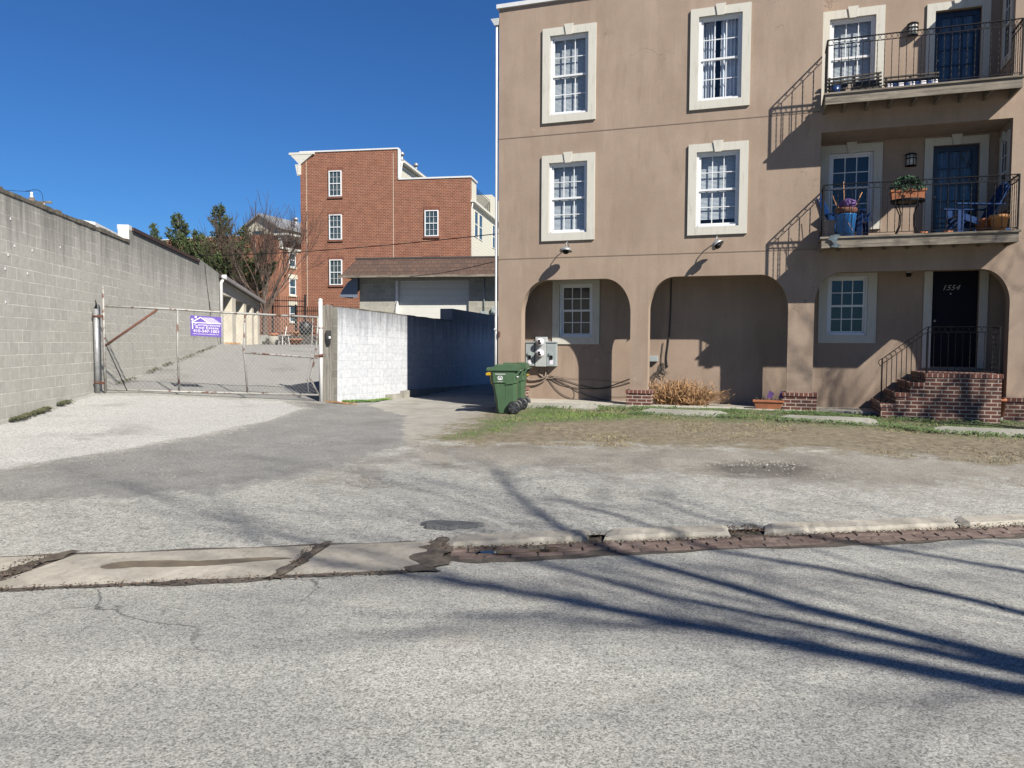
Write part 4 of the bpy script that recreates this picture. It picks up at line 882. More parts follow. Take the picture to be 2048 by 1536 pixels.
m.build('lettering', M['signwhite'], sg, recalc=False)
for w1, w2 in (((.07, 0, 2.2), (.085, -.01, 2.32)), ((.07, 0, 1.77), (.05, 0, 1.68)), ((.53, 0, 1.75), (.56, 0, 1.58))): m = MB(); m.tube([w1, w2], .003, 4); m.build('tie_wire', M['iron'], sg)
# ------------------------------------------------------------------ left block building
bb = empty('block_building', W0, WA, 'long grey concrete block building wall along the left of the driveway', 'building')
m = MB()
m.hexa([(-9, 0, -.3), (6.2, 0, -.3), (6.2, .22, -.3), (-9, .22, -.3), (-9, 0, 4.07), (6.2, 0, 3.97), (6.2, .22, 3.97), (-9, .22, 4.07)])
m.hexa([(6.2, 0, -.3), (12.8, 0, -.3), (12.8, .22, -.3), (6.2, .22, -.3), (6.2, 0, 4.26), (12.8, 0, 4.17), (12.8, .22, 4.17), (6.2, .22, 4.26)])
m.hexa([(12.8, 0, -.3), (15.75, 0, -.3), (15.75, .22, -.3), (12.8, .22, -.3), (12.8, 0, 4.30), (15.75, 0, 4.09), (15.75, .22, 4.09), (12.8, .22, 4.30)])
m.box(15.53, 15.75-.001, .22, 14, -.3, 3.8); m.box(-9, -8.8, .22, 14, -.3, 3.8); m.box(-9, 15.75, 13.8, 14, -.3, 3.8); m.build('wall', M['block'], bb)
m = MB(); m.box(-8.8, 15.5, .22, 13.8, 3.55, 3.7); m.build('roof', M['greyroof'], bb)
m = MB(); random.seed(4); x = -9
while x < 6.1:
    L = .12+rnd()*.3; z = 4.07-.1*(x+9)/15.2; m.box(x, min(6.18, x+L-.005), -.012-rnd()*.014, .235, z-.03, z+.028+rnd()*.035); x += L
m.build('crumbling_cap', M['blocktop'], bb)
m = MB(); m.hexa([(6.4, -.05, 4.26), (12.8, -.05, 4.17), (12.8, .25, 4.17), (6.4, .25, 4.26), (6.4, -.05, 4.34), (12.8, -.05, 4.25), (12.8, .25, 4.25), (6.4, .25, 4.34)]); m.build('dark_coping', simple('dark_metal_coping', (.05, .025, .02), .6, .3, 4), bb)
m = MB(); m.box(6.17, 6.199, -.002, .235, 3.99, 4.37); m.box(6.199, 6.4, .0, .26, 4.262, 4.37); m.build('parapet_end', M['whitepaint'], bb)
m = MB(); m.hexa([(6.1, .7, 3.7), (8.7, .7, 3.7), (8.7, 2.4, 3.7), (6.1, 2.4, 3.7), (6.1, .7, 4.40), (8.7, .7, 4.30), (8.7, 2.4, 4.62), (6.1, 2.4, 4.66)]); m.build('roof_monitor', M['whitepaint'], bb)
m = MB(); m.lathe([(.22, 0), (.22, .12), (.16, .25), (0, .3)], (12.9, .5, 4.15), 'z', 12); m.build('roof_vent', M['whitepaint'], bb)
m = MB(); random.seed(8)
for x, z in ((.46, 3.61), (.57, 3.19), (1.2, 3.19), (2.34, 3.38), (.24, 2.79), (1.0, 2.78), (.35, 3.02), (1.58, 4.0), (1.91, 4.0), (.22, 2.26)):
    m = MB(); m.box(x-.012, x+.014, -.006, -.0005, z-.018, z+.022, 0); m.box(x+.002, x+.018, -.0061, -.0005, z-.026, z-.0185, 1); m.build('anchor_plug', [M['signwhite'], M['iron']], bb)
m = MB(); wire(m, [(13.6, -.012, 4.2), (13.9, -.012, 3.4), (14.3, -.012, 2.7), (14.35, -.012, 2.2)], .008); wire(m, [(14.0, -.012, 3.3), (14.2, -.012, 2.6), (14.15, -.012, 2.0)], .006); m.build('cable', M['cable'], bb)
# ---- garage row
gr = empty('garage_row', W(15.75, 0), WA, 'low stuccoed row of garages with white doors beyond the block building', 'garage')
GRL = 8.7; ops = [(.35, 2.35), (3.05, 4.75), (5.3, 6.6), (7.1, 8.1)]
lp = [rect(a, b, 1.35, 3.37-.05*i) for i, (a, b) in enumerate(ops)]
m = MB(); m.sheet([[(.0, 1.2), (0, 3.97), (GRL, 3.52), (GRL, 1.2)]]+lp, lambda x, z: (x, .02, z), (0, .55, 0)); m.box(GRL-.25, GRL-.001, .57, 7, 1.2, 3.4); m.build('wall', simple('warm_grey_stucco', (.56, .52, .44), .9, .15, 2, bump=.2), gr)
m = MB()
for k in range(2): pass
m.hexa([(-.05, -.13, 3.93), (GRL+.1, -.13, 3.47), (GRL+.1, 7, 3.6), (-.05, 7, 4.1), (-.05, -.13, 4.05), (GRL+.1, -.13, 3.59), (GRL+.1, 7, 3.72), (-.05, 7, 4.22)]); m.build('roof', simple('dark_roofing', (.05, .04, .038), .8, .3, 3), gr)
m = MB(); m.hexa([(-.05, -.23, 3.90), (GRL+.1, -.23, 3.44), (GRL+.1, -.131, 3.44), (-.05, -.131, 3.90), (-.05, -.23, 4.02), (GRL+.1, -.23, 3.56), (GRL+.1, -.131, 3.56), (-.05, -.131, 4.02)]); dp = MB(); dp.tube([(.0, -.18, 3.95), (.05, -.06, 3.75), (.06, -.05, 1.4)], .06, 8, 0); dp.lathe([(.09, -.08), (.09, .08)], (.0, -.18, 3.95), 'y', 10); dp.build('downspout', M['whitepaint'], gr); m.build('gutter', M['greyroof'], gr)
for a, b in ops:
    m = MB(); m.box(a, b, .50, .54, 1.35, 3.4); m.build('garage_door', M['garagedoor'], gr)
    m = MB(); m.box((a+b)/2-.05, (a+b)/2+.05, .47, .50, 2.2, 2.24); m.build('door_handle', M['iron'], gr)
# ------------------------------------------------------------------ terrace and distant buildings
def box_struct(name, P, mat):
    m = MB(); m.box(*P); return m.build(name, mat, kind='structure')
box_struct('terrace', (-40, 12, 37.8, 110, -1, 1.98), M['ground'])
sw = empty('retaining_wall', (-12.2, 37.0, 1.4), R(-9), 'low dark fieldstone retaining wall at the top of the driveway', 'wall')
m = MB(); random.seed(6)
for row in range(4):
    x = row*.17
    while x < 7:
        L = .25+rnd()*.35; h = .135; d = rnd()*.05; m.hexa([(x+.01, d, row*.145), (x+L-.01, d*.6, row*.145), (x+L-.01, .5, row*.145), (x+.01, .5, row*.145), (x+.02, d, row*.145+h), (x+L-.02, d, row*.145+h+(rnd()-.5)*.02), (x+L-.02, .5, row*.145+h), (x+.02, .5, row*.145+h)]); x += L
m.build('stonework', M['stone'], sw, bevel=.015)
def house_window(par, x0, x1, z0, z1, y=0, lint=None, sill=True, shade=None):
    m = MB(); f = .06; y = y-.065; y0, y1 = y-.03, y+.06
    m.box(x0, x0+f, y0, y1, z0, z1); m.box(x1-f, x1, y0, y1, z0, z1); m.box(x0+f, x1-f, y0, y1, z0, z0+f); m.box(x0+f, x1-f, y0, y1, z1-f, z1); zm = (z0+z1)/2; m.box(x0+f, x1-f, y-.01, y+.05, zm-.025, zm+.025)
    for i in (1, 2): x = x0+f+(x1-x0-2*f)*i/3; m.box(x-.008, x+.008, y+.0, y+.03, z0+f, z1-f)
    for z in (zm-(z1-z0)/4, zm+(z1-z0)/4): m.box(x0+f, x1-f, y+.0, y+.03, z-.008, z+.008)
    w_ = m.build('window', M['white'], par); g = MB(); g.face([(x0+f, y+.035, z0+f), (x1-f, y+.035, z0+f), (x1-f, y+.035, z1-f), (x0+f, y+.035, z1-f)]); g.build('pane', M['farglass'], w_, recalc=False)
    y = y+.065; l_ = MB(); l_.box(x0-.12, x1+.12, y-.02, y-.002, z1+.001, z1+.2) if not lint else l_.hexa([(x0-.04, y-.06, z1), (x1+.04, y-.06, z1), (x1+.04, y-.002, z1), (x0-.04, y-.002, z1), (x0-.14, y-.06, z1+.4), (x1+.14, y-.06, z1+.4), (x1+.14, y-.002, z1+.4), (x0-.14, y-.002, z1+.4)])
    if lint: mx = (x0+x1)/2; l_.box(mx-.1, mx+.1, y-.09, y-.061, z1-.02, z1+.48)
    l_.build('lintel', M['soldier'] if not lint else M['trimfar'], w_)
    s_ = MB(); s_.box(x0-.08, x1+.08, y-.08, y-.002, z0-.12, z0-.001); s_.build('sill', M['soldier'] if not lint else M['trimfar'], w_)
    return w_
M['soldier'] = blocks('soldier_course_brick', (.20, .055, .03), (.14, .04, .025), (.30, .18, .12), .085, .3, .012, 0); M['trimfar'] = simple('cream_lintel', (.60, .57, .46), .8, .05)
HA = empty('brick_rowhouse', (-13.65, 50, 0), R(-9.7), 'tall red brick rowhouse with a stepped parapet and cream siding flank', 'house')
m = MB(); m.box(0, 6.53, 0, .35, 1.5, 13.75); m.box(6.53, 11.18, .0, .35, 1.5, 11.85); m.box(0, .35, .35, 14, 1.5, 13.4); m.build('brick_wall', M['brickA'], HA)
m = MB(); m.box(.4, .43, -.004, -.0005, 1.6, 13.3); m.box(6.2, 6.23, -.004, -.0005, 1.6, 13.5); m.build('expansion_joint', M['trimfar'], HA)
m = MB(); m.box(6.28, 6.53-.01, .35, 8.7, 9, 13.1); m.box(10.9, 11.18-.01, .351, 14, 1.5, 10.5); m.box(10.85, 11.18-.02, .351, 1.8, 10.5, 11.85); m.box(9.2, 11.17, 6.9, 9.5, 10.5, 12.1); m.box(.36, 6.27, 8.4, 8.69, 9, 13.1); m.build('siding_wall', M['siding'], HA)
m = MB(); m.box(6.53, 10.8, .36, 9.8, 10.3, 10.45); m.box(.36, 6.8, .36, 8.9, 13.1, 13.2); m.build('roof', M['greyroof'], HA)
m = MB(); m.box(6.6, 6.85, .36, 8.9, 12.98, 13.12); m.box(11.181, 11.42, .1, 14, 10.38, 10.52); m.tube([(6.7, .3, 13.0), (6.58, .38, 12.3), (6.58, .38, 11.9)], .045, 6); m.tube([(11.3, .2, 10.4), (11.22, .2, 10.0), (11.22, .2, 2)], .05, 6); m.build('gutter', M['sidingw'], HA)
m = MB(); m.box(-.03, 6.56, -.05, .40, 13.75+.001, 13.84); m.box(6.531, 6.60, -.05, .4, 11.9, 13.75); m.box(6.56, 11.24, -.05, .40, 11.851, 11.95); m.box(11.16, 11.25, .4, 1.8, 11.851, 11.95); m.build('parapet_cap', M['cap'], HA)
m = MB()
for y0 in (0,): 
    m.hexa([(-.02, -.1, 13.0), (1.2*0+.05, -.1, 13.0), (.05, 13, 13.0), (-.02, 13, 13.0), (-.62, -.14, 13.62), (.9, -.14, 13.62), (.9, 13, 13.62), (-.62, 13, 13.62)]); m.box(-.70, 1.0, -.16, 13, 13.62, 13.75); m.box(-.12, .06, -.14, .10, 12.35, 13.0)
    m.hexa([(-.16, -.12, 12.3), (.02, -.12, 12.3), (.02, .1, 12.3), (-.16, .1, 12.3), (-.30, -.12, 13.0), (.02, -.12, 13.0), (.02, .1, 13.0), (-.30, .1, 13.0)])
m.build('cornice', M['sidingw'], HA)
for z0, z1 in ((10.92, 12.54), (8.19, 9.78), (5.31, 6.93)): house_window(HA, 1.95, 2.80, z0, z1)
house_window(HA, 8.27, 9.15, 8.29, 9.90); house_window(HA, 8.27, 9.15, 5.3, 6.9)
for i, (y, z) in enumerate(((1.5, 13.2), (4.6, 13.2))):
    m = MB(); m.tube([(6.3, y, 13.1), (6.3, y, 13.75)], .09, 8); m.lathe([(.17, 13.72), (.17, 13.85), (.08, 13.95), (0, 13.97)], (6.3, y, 0), 'z', 10); m.build('vent_pipe', M['galv'], HA)
sqy = lambda X_: (lambda v: (X_-v[1]-.0, v[0], v[2]))
def side_window(X_, y0, y1, z0, z1):
    m = MB(); f = .05; m.box(X_, X_+.04, y0, y0+f, z0, z1); m.box(X_, X_+.04, y1-f, y1, z0, z1); m.box(X_, X_+.04, y0+f, y1-f, z0, z0+f); m.box(X_, X_+.04, y0+f, y1-f, z1-f, z1); zm = (z0+z1)/2; m.box(X_, X_+.03, y0+f, y1-f, zm-.03, zm+.03)
    w_ = m.build('window', M['sidingw'], HA); g = MB(); g.face([(X_+.014, y0+f, z0+f), (X_+.014, y1-f, z0+f), (X_+.014, y1-f, z1-f), (X_+.014, y0+f, z1-f)]); g.build('pane', M['farglass'], w_)
side_window(11.172, 1.15, 2.2, 8.4, 10.05); side_window(11.172, 2.5, 3.6, 8.4, 10.05); side_window(11.172, 7.0, 8.0, 8.4, 10.05); side_window(6.53, 3.0, 4.2, 11.6, 12.3)
m = MB(); railing(m, (11.05, 1.85, 10.5), (11.05, 6.85, 10.5), 1.15, rings=False, twist=False, pitch=.14); m.build('roof_railing', M['iron'], HA)
HB = empty('corner_brick_house', (-21.72, 72, -.40), R(-22), 'orange brick house with white bracket cornice and cream gable dormer behind bare tree', 'house')
HB.scale = (1.241, 1.241, 1.241)      # storeys of 2.9 m, 72 m away
m = MB(); m.box(-16, 0, .0, .35, 1.5, 9.75); m.box(-.35, 0-.001, .351, 12, 1.5, 9.75); m.build('brick_wall', M['brickB'], HB)
m = MB(); m.box(-2.2, -2.16, -.004, -.0005, 1.6, 9.2); m.build('expansion_joint', M['trimfar'], HB)
m = MB(); m.box(-16, -4.2, -.03, .36, 9.751, 9.83); m.build('parapet_cap', M['cap'], HB)
m = MB(); m.box(-.002, .10, .0, 12, 8.65, 8.8); m.hexa([(0, -.05, 9.3), (.1, -.05, 9.3), (.1, 12, 9.3), (0, 12, 9.3), (0, -.05, 9.6), (.75, -.05, 9.6), (.75, 12, 9.6), (0, 12, 9.6)]); m.box(-.3, .85, -.2, 12, 9.6, 9.74)
for y in (.05, 1.4, 2.7, 4): m.hexa([(0, y, 8.8), (.15, y, 8.8), (.15, y+.15, 8.8), (0, y+.15, 8.8), (0, y, 9.35), (.6, y, 9.55), (.6, y+.15, 9.55), (0, y+.15, 9.35)])
m.build('cornice', M['sidingw'], HB)
m = MB(); m.box(-4.3, -4.2, .66, .7, 10.3, 10.44) if 0 else None; m.face([(-3.9, 1.0, 9.7), (-1.0, 1.0, 9.7), (-1.0, 1.0, 10.5), (-2.45, 1.0, 11.35), (-3.9, 1.0, 10.5)]); m.box(-1.0-.1, -1.0, 1.0, 10, 9.7, 10.45); m.build('gable', M['siding'], HB)
m = MB(); m.hexa([(-2.45, .7, 11.38), (-.6, .7, 10.3), (-.6, 10, 10.3), (-2.45, 10, 11.38), (-2.45, .7, 11.52), (-.6, .7, 10.44), (-.6, 10, 10.44), (-2.45, 10, 11.52)]); m.hexa([(-4.3, .7, 10.3), (-2.451, .7, 11.38), (-2.451, 10, 11.38), (-4.3, 10, 10.3), (-4.3, .7, 10.44), (-2.451, .7, 11.52), (-2.451, 10, 11.52), (-4.3, 10, 10.44)]); m.build('gable_roof', M['greyroof'], HB)
m = MB(); m.box(-3.2, -2.2, .96, .995, 9.75, 10.2); m.build('dormer_window', M['farglass'], HB)
for y in (3.2, 8.0):
    m = MB(); m.tube([(-.9, y, 10.3), (-.9, y, 11.3)], .11, 8); m.lathe([(.22, 11.25), (.22, 11.4), (0, 11.5)], (-.9, y, 0), 'z', 10); m.build('vent_pipe', M['galv'], HB)
def side_win_B(y0, y1, z0, z1):
    e = empty('window_bay', (.0, 0, 0), R(90), parent=HB); 
    return e
for z0, z1 in ((7.4, 8.55-.1), (5.25, 6.5), (3.2, 4.45)):
    m = MB(); f = .06; m.box(0, .05, 1.15, 1.21, z0, z1); m.box(0, .05, 1.86, 1.92, z0, z1); m.box(0, .05, 1.21, 1.86, z0, z0+f); m.box(0, .05, 1.21, 1.86, z1-f, z1); m.box(0, .04, 1.21, 1.86, (z0+z1)/2-.03, (z0+z1)/2+.03)
    w_ = m.build('window', M['white'], HB); g = MB(); g.face([(.012, 1.21, z0+f), (.012, 1.86, z0+f), (.012, 1.86, z1-f), (.012, 1.21, z1-f)]); g.build('pane', M['farglass'], w_)
    l_ = MB(); l_.box(.0, .09, 1.02, 2.06, z1+.001, z1+.32); l_.build('lintel', M['trimfar'], w_); l_ = MB(); l_.box(.0, .09, 1.1, 1.98, z0-.12, z0-.001); l_.build('sill', M['trimfar'], w_)
# ---- grey block garage with brown mansard
GC = empty('block_garage', (-6.92, 35, 0), R(-9), 'grey block garage with brown shingled mansard roof and white roll up door', 'garage')
m = MB(); m.sheet([[(0, 0), (0, 4.95), (9.5, 4.95), (9.5, 0)], rect(1.77, 5.05, .2, 4.42)], lambda x, z: (x, 0, z), (0, .22, 0)); m.box(0.001, .22, .22, 8, 0, 4.95); m.build('wall', blocks('garage_block', (.40, .39, .34), (.31, .31, .27), (.52, .50, .44), .4064, .2032, .010, .3), GC)
m = MB(); m.box(1.77, 5.05, .14, .18, .2, 4.42); m.build('garage_door', M['garagedoor'], GC)
m = MB(); m.box(1.69, 1.80, -.02, .13, .2, 4.42); m.build('door_frame', M['whitepaint'], GC)
m = MB(); m.hexa([(-.62, -.84, 4.56), (10, -.84, 4.56), (10, .3, 4.56), (-.62, .3, 4.56), (-.02, -.30, 5.36), (10, -.30, 5.36), (10, .3, 5.36), (-.02, .3, 5.36)]); m.hexa([(-.62, .301, 4.56), (.3, .301, 4.56), (.3, 8, 4.56), (-.62, 8, 4.56), (-.02, .301, 5.36), (.3, .301, 5.36), (.3, 8, 5.36), (-.02, 8, 5.36)]); m.build('mansard_roof', M['shingle'], GC)
m = MB(); m.box(-.08, 10, -.33, 8, 5.361, 5.43); m.box(.3, 10, .3, 8, 4.9, 5.0); m.build('roof_edge', simple('dark_roof_edge', (.06, .05, .05), .7), GC)
m = MB(); m.box(-.66, 10, -.88, -.841, 4.50, 4.60); m.build('eave_trim', M['deckwood'], GC)
m = MB(); m.hexa([(-.85, -.25, 3.72), (-.83, -.25, 3.70), (-.83, 1.3, 3.70), (-.85, 1.3, 3.72), (-.02, -.25, 4.66), (-.001, -.25, 4.64), (-.001, 1.3, 4.64), (-.02, 1.3, 4.66)])
m.sheet([[(-.85, 3.70), (-.72, 4.0), (-.45, 4.35), (0, 4.66), (0, 3.66)]], lambda x, z: (x, -.25, z), (0, -.02, 0)); m.build('awning', M['awning'], GC)
m = MB(); m.box(5.6, 5.9, -.1, -.001, 2.7, 3.05); m.box(6.1, 6.4, -.14, -.001, 2.75, 3.2); m.lathe([(.1, 0), (.1, -.12), (0, -.13)], (6.25, -.14, 2.98), 'y', 14); m.tube([(5.75, -.05, 3.05), (5.75, -.05, 4.5)], .025, 6); m.build('meter_box', M['meter'], GC)
# ---- iron fences
def iron_fence(x0, x1, y, zb, zt, rot, lab, base):
    e = empty('iron_fence', base, rot, lab, 'fence', 'black picket fences on the terrace'); m = MB(); L = x1-x0
    for z in (zt-.25, zt-.55, zb+.15): m.box(0, L, -.02, .02, z-.025, z+.025)
    x = 0
    while x < L: m.box(x-.011, x+.011, -.011, .011, zb, zt); x += .115
    m.build('pickets', M['iron'], e); x = 0
    while x <= L+.01: p = MB(); p.box(x-.045, x+.045, -.045, .045, zb, zt+.1); p.build('fence_post', M['iron'], e); x += L/max(1, round(L/2.0))
iron_fence(0, 3.4, 0, 0, 2.15, R(14), 'black iron picket fence standing highest, in front of the orange brick house', (-14.6, 41.3, 1.98))
iron_fence(0, 4.2, 0, 0, 1.62, R(-8), 'lower black iron picket fence along the foot of the tall brick rowhouse', (-11.9, 42.4, 1.98))
tw = M['stone']
# clutter at the top of the driveway
def pot(name, c, r, h, mat, lab, rim=True, cat='flower pot'):
    m = MB(); m.lathe([(r*.68, 0), (r*.95, h*.8), (r*1.08, h*.8), (r*1.1, h), (r*.95, h), (r*.9, h*.85), (0, h*.85)] if rim else [(r*.7, 0), (r, h), (r*.9, h), (0, h*.9)], (0, 0, 0), 'z', 20)
    return m.build(name, mat, label=lab, cat=cat, loc=c)
pot('flower_pot', (-9.85, 35.0, 1.50), .30, .30, M['terracotta'], 'orange clay pot on the ground near the retaining wall')
pot('flower_pot', (-9.98, 35.5, 1.90), .15, .22, M['orangepot'], 'small pale clay pot behind the orange one, on the retaining wall')
m = MB(); m.lathe([(.24, 0), (.22, .42), (.0, .42)], (0, 0, 0), 'z', 16); pd = m.build('stone_pedestal', M['oldconcrete'], label='stubby pale concrete pedestal carrying a clay bowl', cat='pedestal', loc=(-10.85, 35.0, 1.50))
pot('clay_bowl', (-10.85, 35.0, 1.921), .26, .13, M['terracotta'], 'wide clay bowl on the pale concrete pedestal', rim=False, cat='bowl')
m = MB(); m.lathe([(.2, 0), (.3, .1), (.33, .35), (.3, .6), (.2, .68), (0, .7)], (0, 0, 0), 'z', 16); m.build('black_drum', M['rubber'], label='round black drum behind the picket fence pots', cat='drum', loc=(-10.35, 38.6, 1.98))
m = MB()
for a in (0, 1.57, 3.14, 4.71): m.beam((0, 0, 0), (.22*math.cos(a), .22*math.sin(a), -.0), .03, .03); m.beam((.2*math.cos(a), .2*math.sin(a), 0), (.24*math.cos(a), .24*math.sin(a), -.42), .025, .025)
m.lathe([(.26, 0), (.26, .02), (0, .02)], (0, 0, .0), 'z', 16); m.beam((.0, .2, 0), (.05, .26, .4), .03, .03); m.build('garden_stool', M['whitepaint'], label='small white garden seat between the pedestal and clay pot', cat='stool', loc=(-10.25, 34.6, 1.94))
# utility pole, wires
up_ = empty('utility_pole', (-25.0, 40.4, 1.5), 0, 'top of a utility pole with crossarm showing over the block building', 'utility pole')
m = MB(); m.tube([(0, 0, 0), (0, 0, 7.55)], .16, 10); m.build('pole', M['bark'], up_); m = MB(); m.beam((.0, -.1, 7.32), (1.15, -.2, 7.30), .09, .11); m.build('crossarm', M['deckwood'], up_)
m = MB(); m.lathe([(.07, 0), (.09, .08), (.05, .2), (.07, .3), (0, .32)], (0, 0, 7.55), 'z', 8); m.lathe([(.05, -.3), (.07, -.15), (.04, 0)], (.75, -.18, 7.24), 'z', 8); m.build('insulator', M['whitepaint'], up_)
m = MB(); wire(m, [(-.3, 0, 7.9), (.25, 0, 7.98), (.6, -.1, 7.75), (.7, -.18, 7.1)], .012); m.build('jumper_wire', M['iron'], up_)
def span(name, a, b, sag, r, lab):
    m = MB(); a, b = Vector(a), Vector(b); m.tube([a.lerp(b, t/30)-Vector((0, 0, sag*4*(t/30)*(1-t/30))) for t in range(31)], r, 5); m.build(name, M['iron'], label=lab, cat='wire', group='overhead wires')
span('overhead_wire', (-22.0, 46, 6.75), (-.35, 26.2, 5.35), .28, .016, 'overhead wire crossing in front of the tall brick rowhouse')
span('overhead_wire', (-4.6, 34.0, 4.55), (-.35, 26.2, 4.47), .10, .013, 'short overhead wire from the brown mansard to the tan house')
span('overhead_wire', (-25.0, 40.4, 9.38), (-60, 30, 11.5), .5, .012, 'thin wire running off the utility pole above the block building')
# ------------------------------------------------------------------ bins
def bin_(label, loc, rz, mat, Wd=.54, Lg=.55, H=1.0, mark=True, lidc=None, cat='wheelie bin', group='wheelie bins by the alley'):
    e = empty('wheelie_bin', loc, rz, label, cat, group); m = MB(); w_, l_ = Wd/2, Lg/2; k = .74; zt = H*.86
    # lower body tapers; upper collar flares
    def ring(z, l0, l1, w0, ch=.05): return [(l0+ch, -w0, z), (l1-ch, -w0, z), (l1, -w0+ch, z), (l1, w0-ch, z), (l1-ch, w0, z), (l0+ch, w0, z), (l0, w0-ch, z), (l0, -w0+ch, z)]
    R_ = [ring(.02, -l_*k+.06, l_*.86, w_*k), ring(zt*.72, -l_*.86, l_*.93, w_*.88), ring(zt*.745, -l_*.93, l_*.98, w_*.96), ring(zt, -l_, l_, w_), ring(zt+.03, -l_-.025, l_+.02, w_+.025)]
    for a, b in zip(R_[:-1], R_[1:]):
        for i in range(8): m.face([a[i], a[(i+1) % 8], b[(i+1) % 8], b[i]])
    m.face(R_[0][::-1]); m.face(R_[-1])
    m.hexa([(.02, -w_*.97, zt*.70), (l_*.72, -w_*.97, zt*.72), (l_*.72, -w_*.6, zt*.72), (.02, -w_*.6, zt*.70), (.05, -w_*.97, zt*.755), (l_*.78, -w_*.97, zt*.79), (l_*.78, -w_*.6, zt*.79), (.05, -w_*.6, zt*.755)])
    for x in (-.12, .05): m.hexa([(x, -w_*.77, .1), (x+.02, -w_*.77, .1), (x+.02, -w_*.5, .1), (x, -w_*.5, .1), (x-.02, -w_*.90, zt*.7), (x+.0, -w_*.90, zt*.7), (x+.0, -w_*.5, zt*.7), (x-.02, -w_*.5, zt*.7)])
    b_ = m.build('bin_body', mat, e, bevel=.008)
    m = MB(); P = [(-l_-.07, zt+.032), (-l_-.07, zt+.085), (-l_*.4, zt+.115), (l_*.2, zt+.150), (l_*.75, zt+.158), (l_+.03, zt+.13), (l_+.04, zt+.032)]
    m.sheet([P], lambda x, z: (x, -w_-.035, z), (0, Wd+.07, 0))
    for y in (-.15, -.05, .05, .15): m.box(-l_*.75, l_*.35, y-.012, y+.012, zt+.09, zt+.150)
    m.box(-l_-.09, -l_-.06, -.12, .12, zt+.04, zt+.09); m.build('lid', lidc or mat, e, bevel=.012)
    m = MB(); m.tube([(l_+.0, -w_*.8, zt+.0), (l_+.09, -w_*.8, zt+.04), (l_+.09, w_*.8, zt+.04), (l_+.0, w_*.8, zt+.0)], .016, 8)
    for y in (-w_*.9, -w_*.45, 0, w_*.45, w_*.9): m.hexa([(l_-.03, y-.008, zt-.10), (l_, y-.008, zt-.10), (l_, y+.008, zt-.10), (l_-.03, y+.008, zt-.10), (l_-.03, y-.008, zt+.03), (l_+.07, y-.008, zt+.03), (l_+.07, y+.008, zt+.03), (l_-.03, y+.008, zt+.03)])
    m.build('handle', mat, e)
    for sy in (-1, 1):
        y = sy*(w_+.0); cx = l_*.78; r = .135
        m = MB(); m.lathe([(r*.75, -.03*1), (r, -.022), (r, .022), (r*.75, .03)], (cx, y, r), 'y', 26)
        m.build('wheel', M['rubber'], e); m = MB()
        for q in range(6):
            a = q*math.pi/3+.3; m.beam((cx, y-.034*1, r), (cx+r*.8*math.cos(a), y-.034, r+r*.8*math.sin(a)), .022, .012, up=(0, 1, 0)); 
        m.lathe([(.028, -.042), (.028, .042)], (cx, y, r), 'y', 10); m.build('wheel_spokes', simple('grey_wheel_plastic', (.06, .065, .07), .4, .1), e)
    if mark:
        m = MB(); yy = -w_*.995-.004; cx, cz = -.07, zt*.86
        def on(x, z): t = (z-zt*.745)/(zt*.255); return (x, -(w_*.96+(w_*.04)*t)-.004, z)
        m.face([on(cx-.10, cz+.075), on(cx+.11, cz+.075), on(cx+.11, cz+.085), on(cx-.10, cz+.085)])
        n_ = 20
        for i in range(n_):
            a, b = 2*math.pi*i/n_, 2*math.pi*(i+1)/n_
            if abs(math.sin((a+b)/2)+1) < .25 or abs(math.sin((a+b)/2)-1) < .02: continue
            m.face([on(cx+.052*math.cos(a), cz+.052*math.sin(a)), on(cx+.052*math.cos(b), cz+.052*math.sin(b)), on(cx+.036*math.cos(b), cz+.036*math.sin(b)), on(cx+.036*math.cos(a), cz+.036*math.sin(a))])
        m.face([on(cx-.022, cz-.04), on(cx+.022, cz-.04), on(cx, cz+.035)]); m.face([on(cx-.06, cz-.075), on(cx+.06, cz-.075), on(cx+.06, cz-.07), on(cx-.06, cz-.07)])
        m.face([on(.27, cz+.02), on(.31, cz+.02), on(.31, cz+.04), on(.27, cz+.04)]); m.build('emblem', M['signwhite'], e, recalc=False)
    return e
bx = -.135
bin_('green wheelie bin standing nearest the grass, with white emblem on its side', (bx-.01, 15.92, gz(bx, 15.92)-.005), R(-6), M['green'])
bin_('green wheelie bin half hidden behind the nearest one', (.03, 16.68, gz(.03, 16.68)-.005), R(-8), M['green'], mark=False)
bin_('yellow recycling bin, lower than the green ones and mostly hidden behind them', (-.10, 17.34, gz(-.1, 17.34)-.005), R(-12), M['yellow'], Wd=.45, Lg=.74, H=.78, mark=False, group='wheelie bins by the alley')
# ------------------------------------------------------------------ wheel stops
def wheel_stop(p, q, lab, i):
    p, q = Vector((*p, 0)), Vector((*q, 0)); c = (p+q)/2; L = (q-p).length; m = MB(); n_ = 10; prev = None
    for k in range(n_+1):
        x = -L/2+L*k/n_; e = .05 if k in (0, n_) else 0; dx = .04*(1 if k == 0 else -1 if k == n_ else 0); j = (rnd()-.5)*.006
        P = [(x, -.08, -.1), (x, -.075, .03+j), (x+dx, -.05+e*.3, .115+j-e*.6), (x+dx, .05-e*.3, .115+j-e*.6), (x, .075, .03), (x, .08, -.1)]
        if prev:
            for a in range(5): m.face([prev[a], P[a], P[a+1], prev[a+1]])
        if k in (0, n_): m.face(P)
        prev = P
    m.build('wheel_stop', M['oldconcrete'], label=lab, cat='wheel stop', group='concrete wheel stops along the grass', loc=(c.x, c.y, gz(c.x, c.y)-.01), rz=math.atan2(q.y-p.y, q.x-p.x))
wheel_stop((.22, 16.95), (1.86, 16.45), 'concrete wheel stop nearest the bins, against the porch slab', 0)
wheel_stop((2.62, 15.5), (4.2, 14.85), 'concrete wheel stop in front of the dry brush', 1)
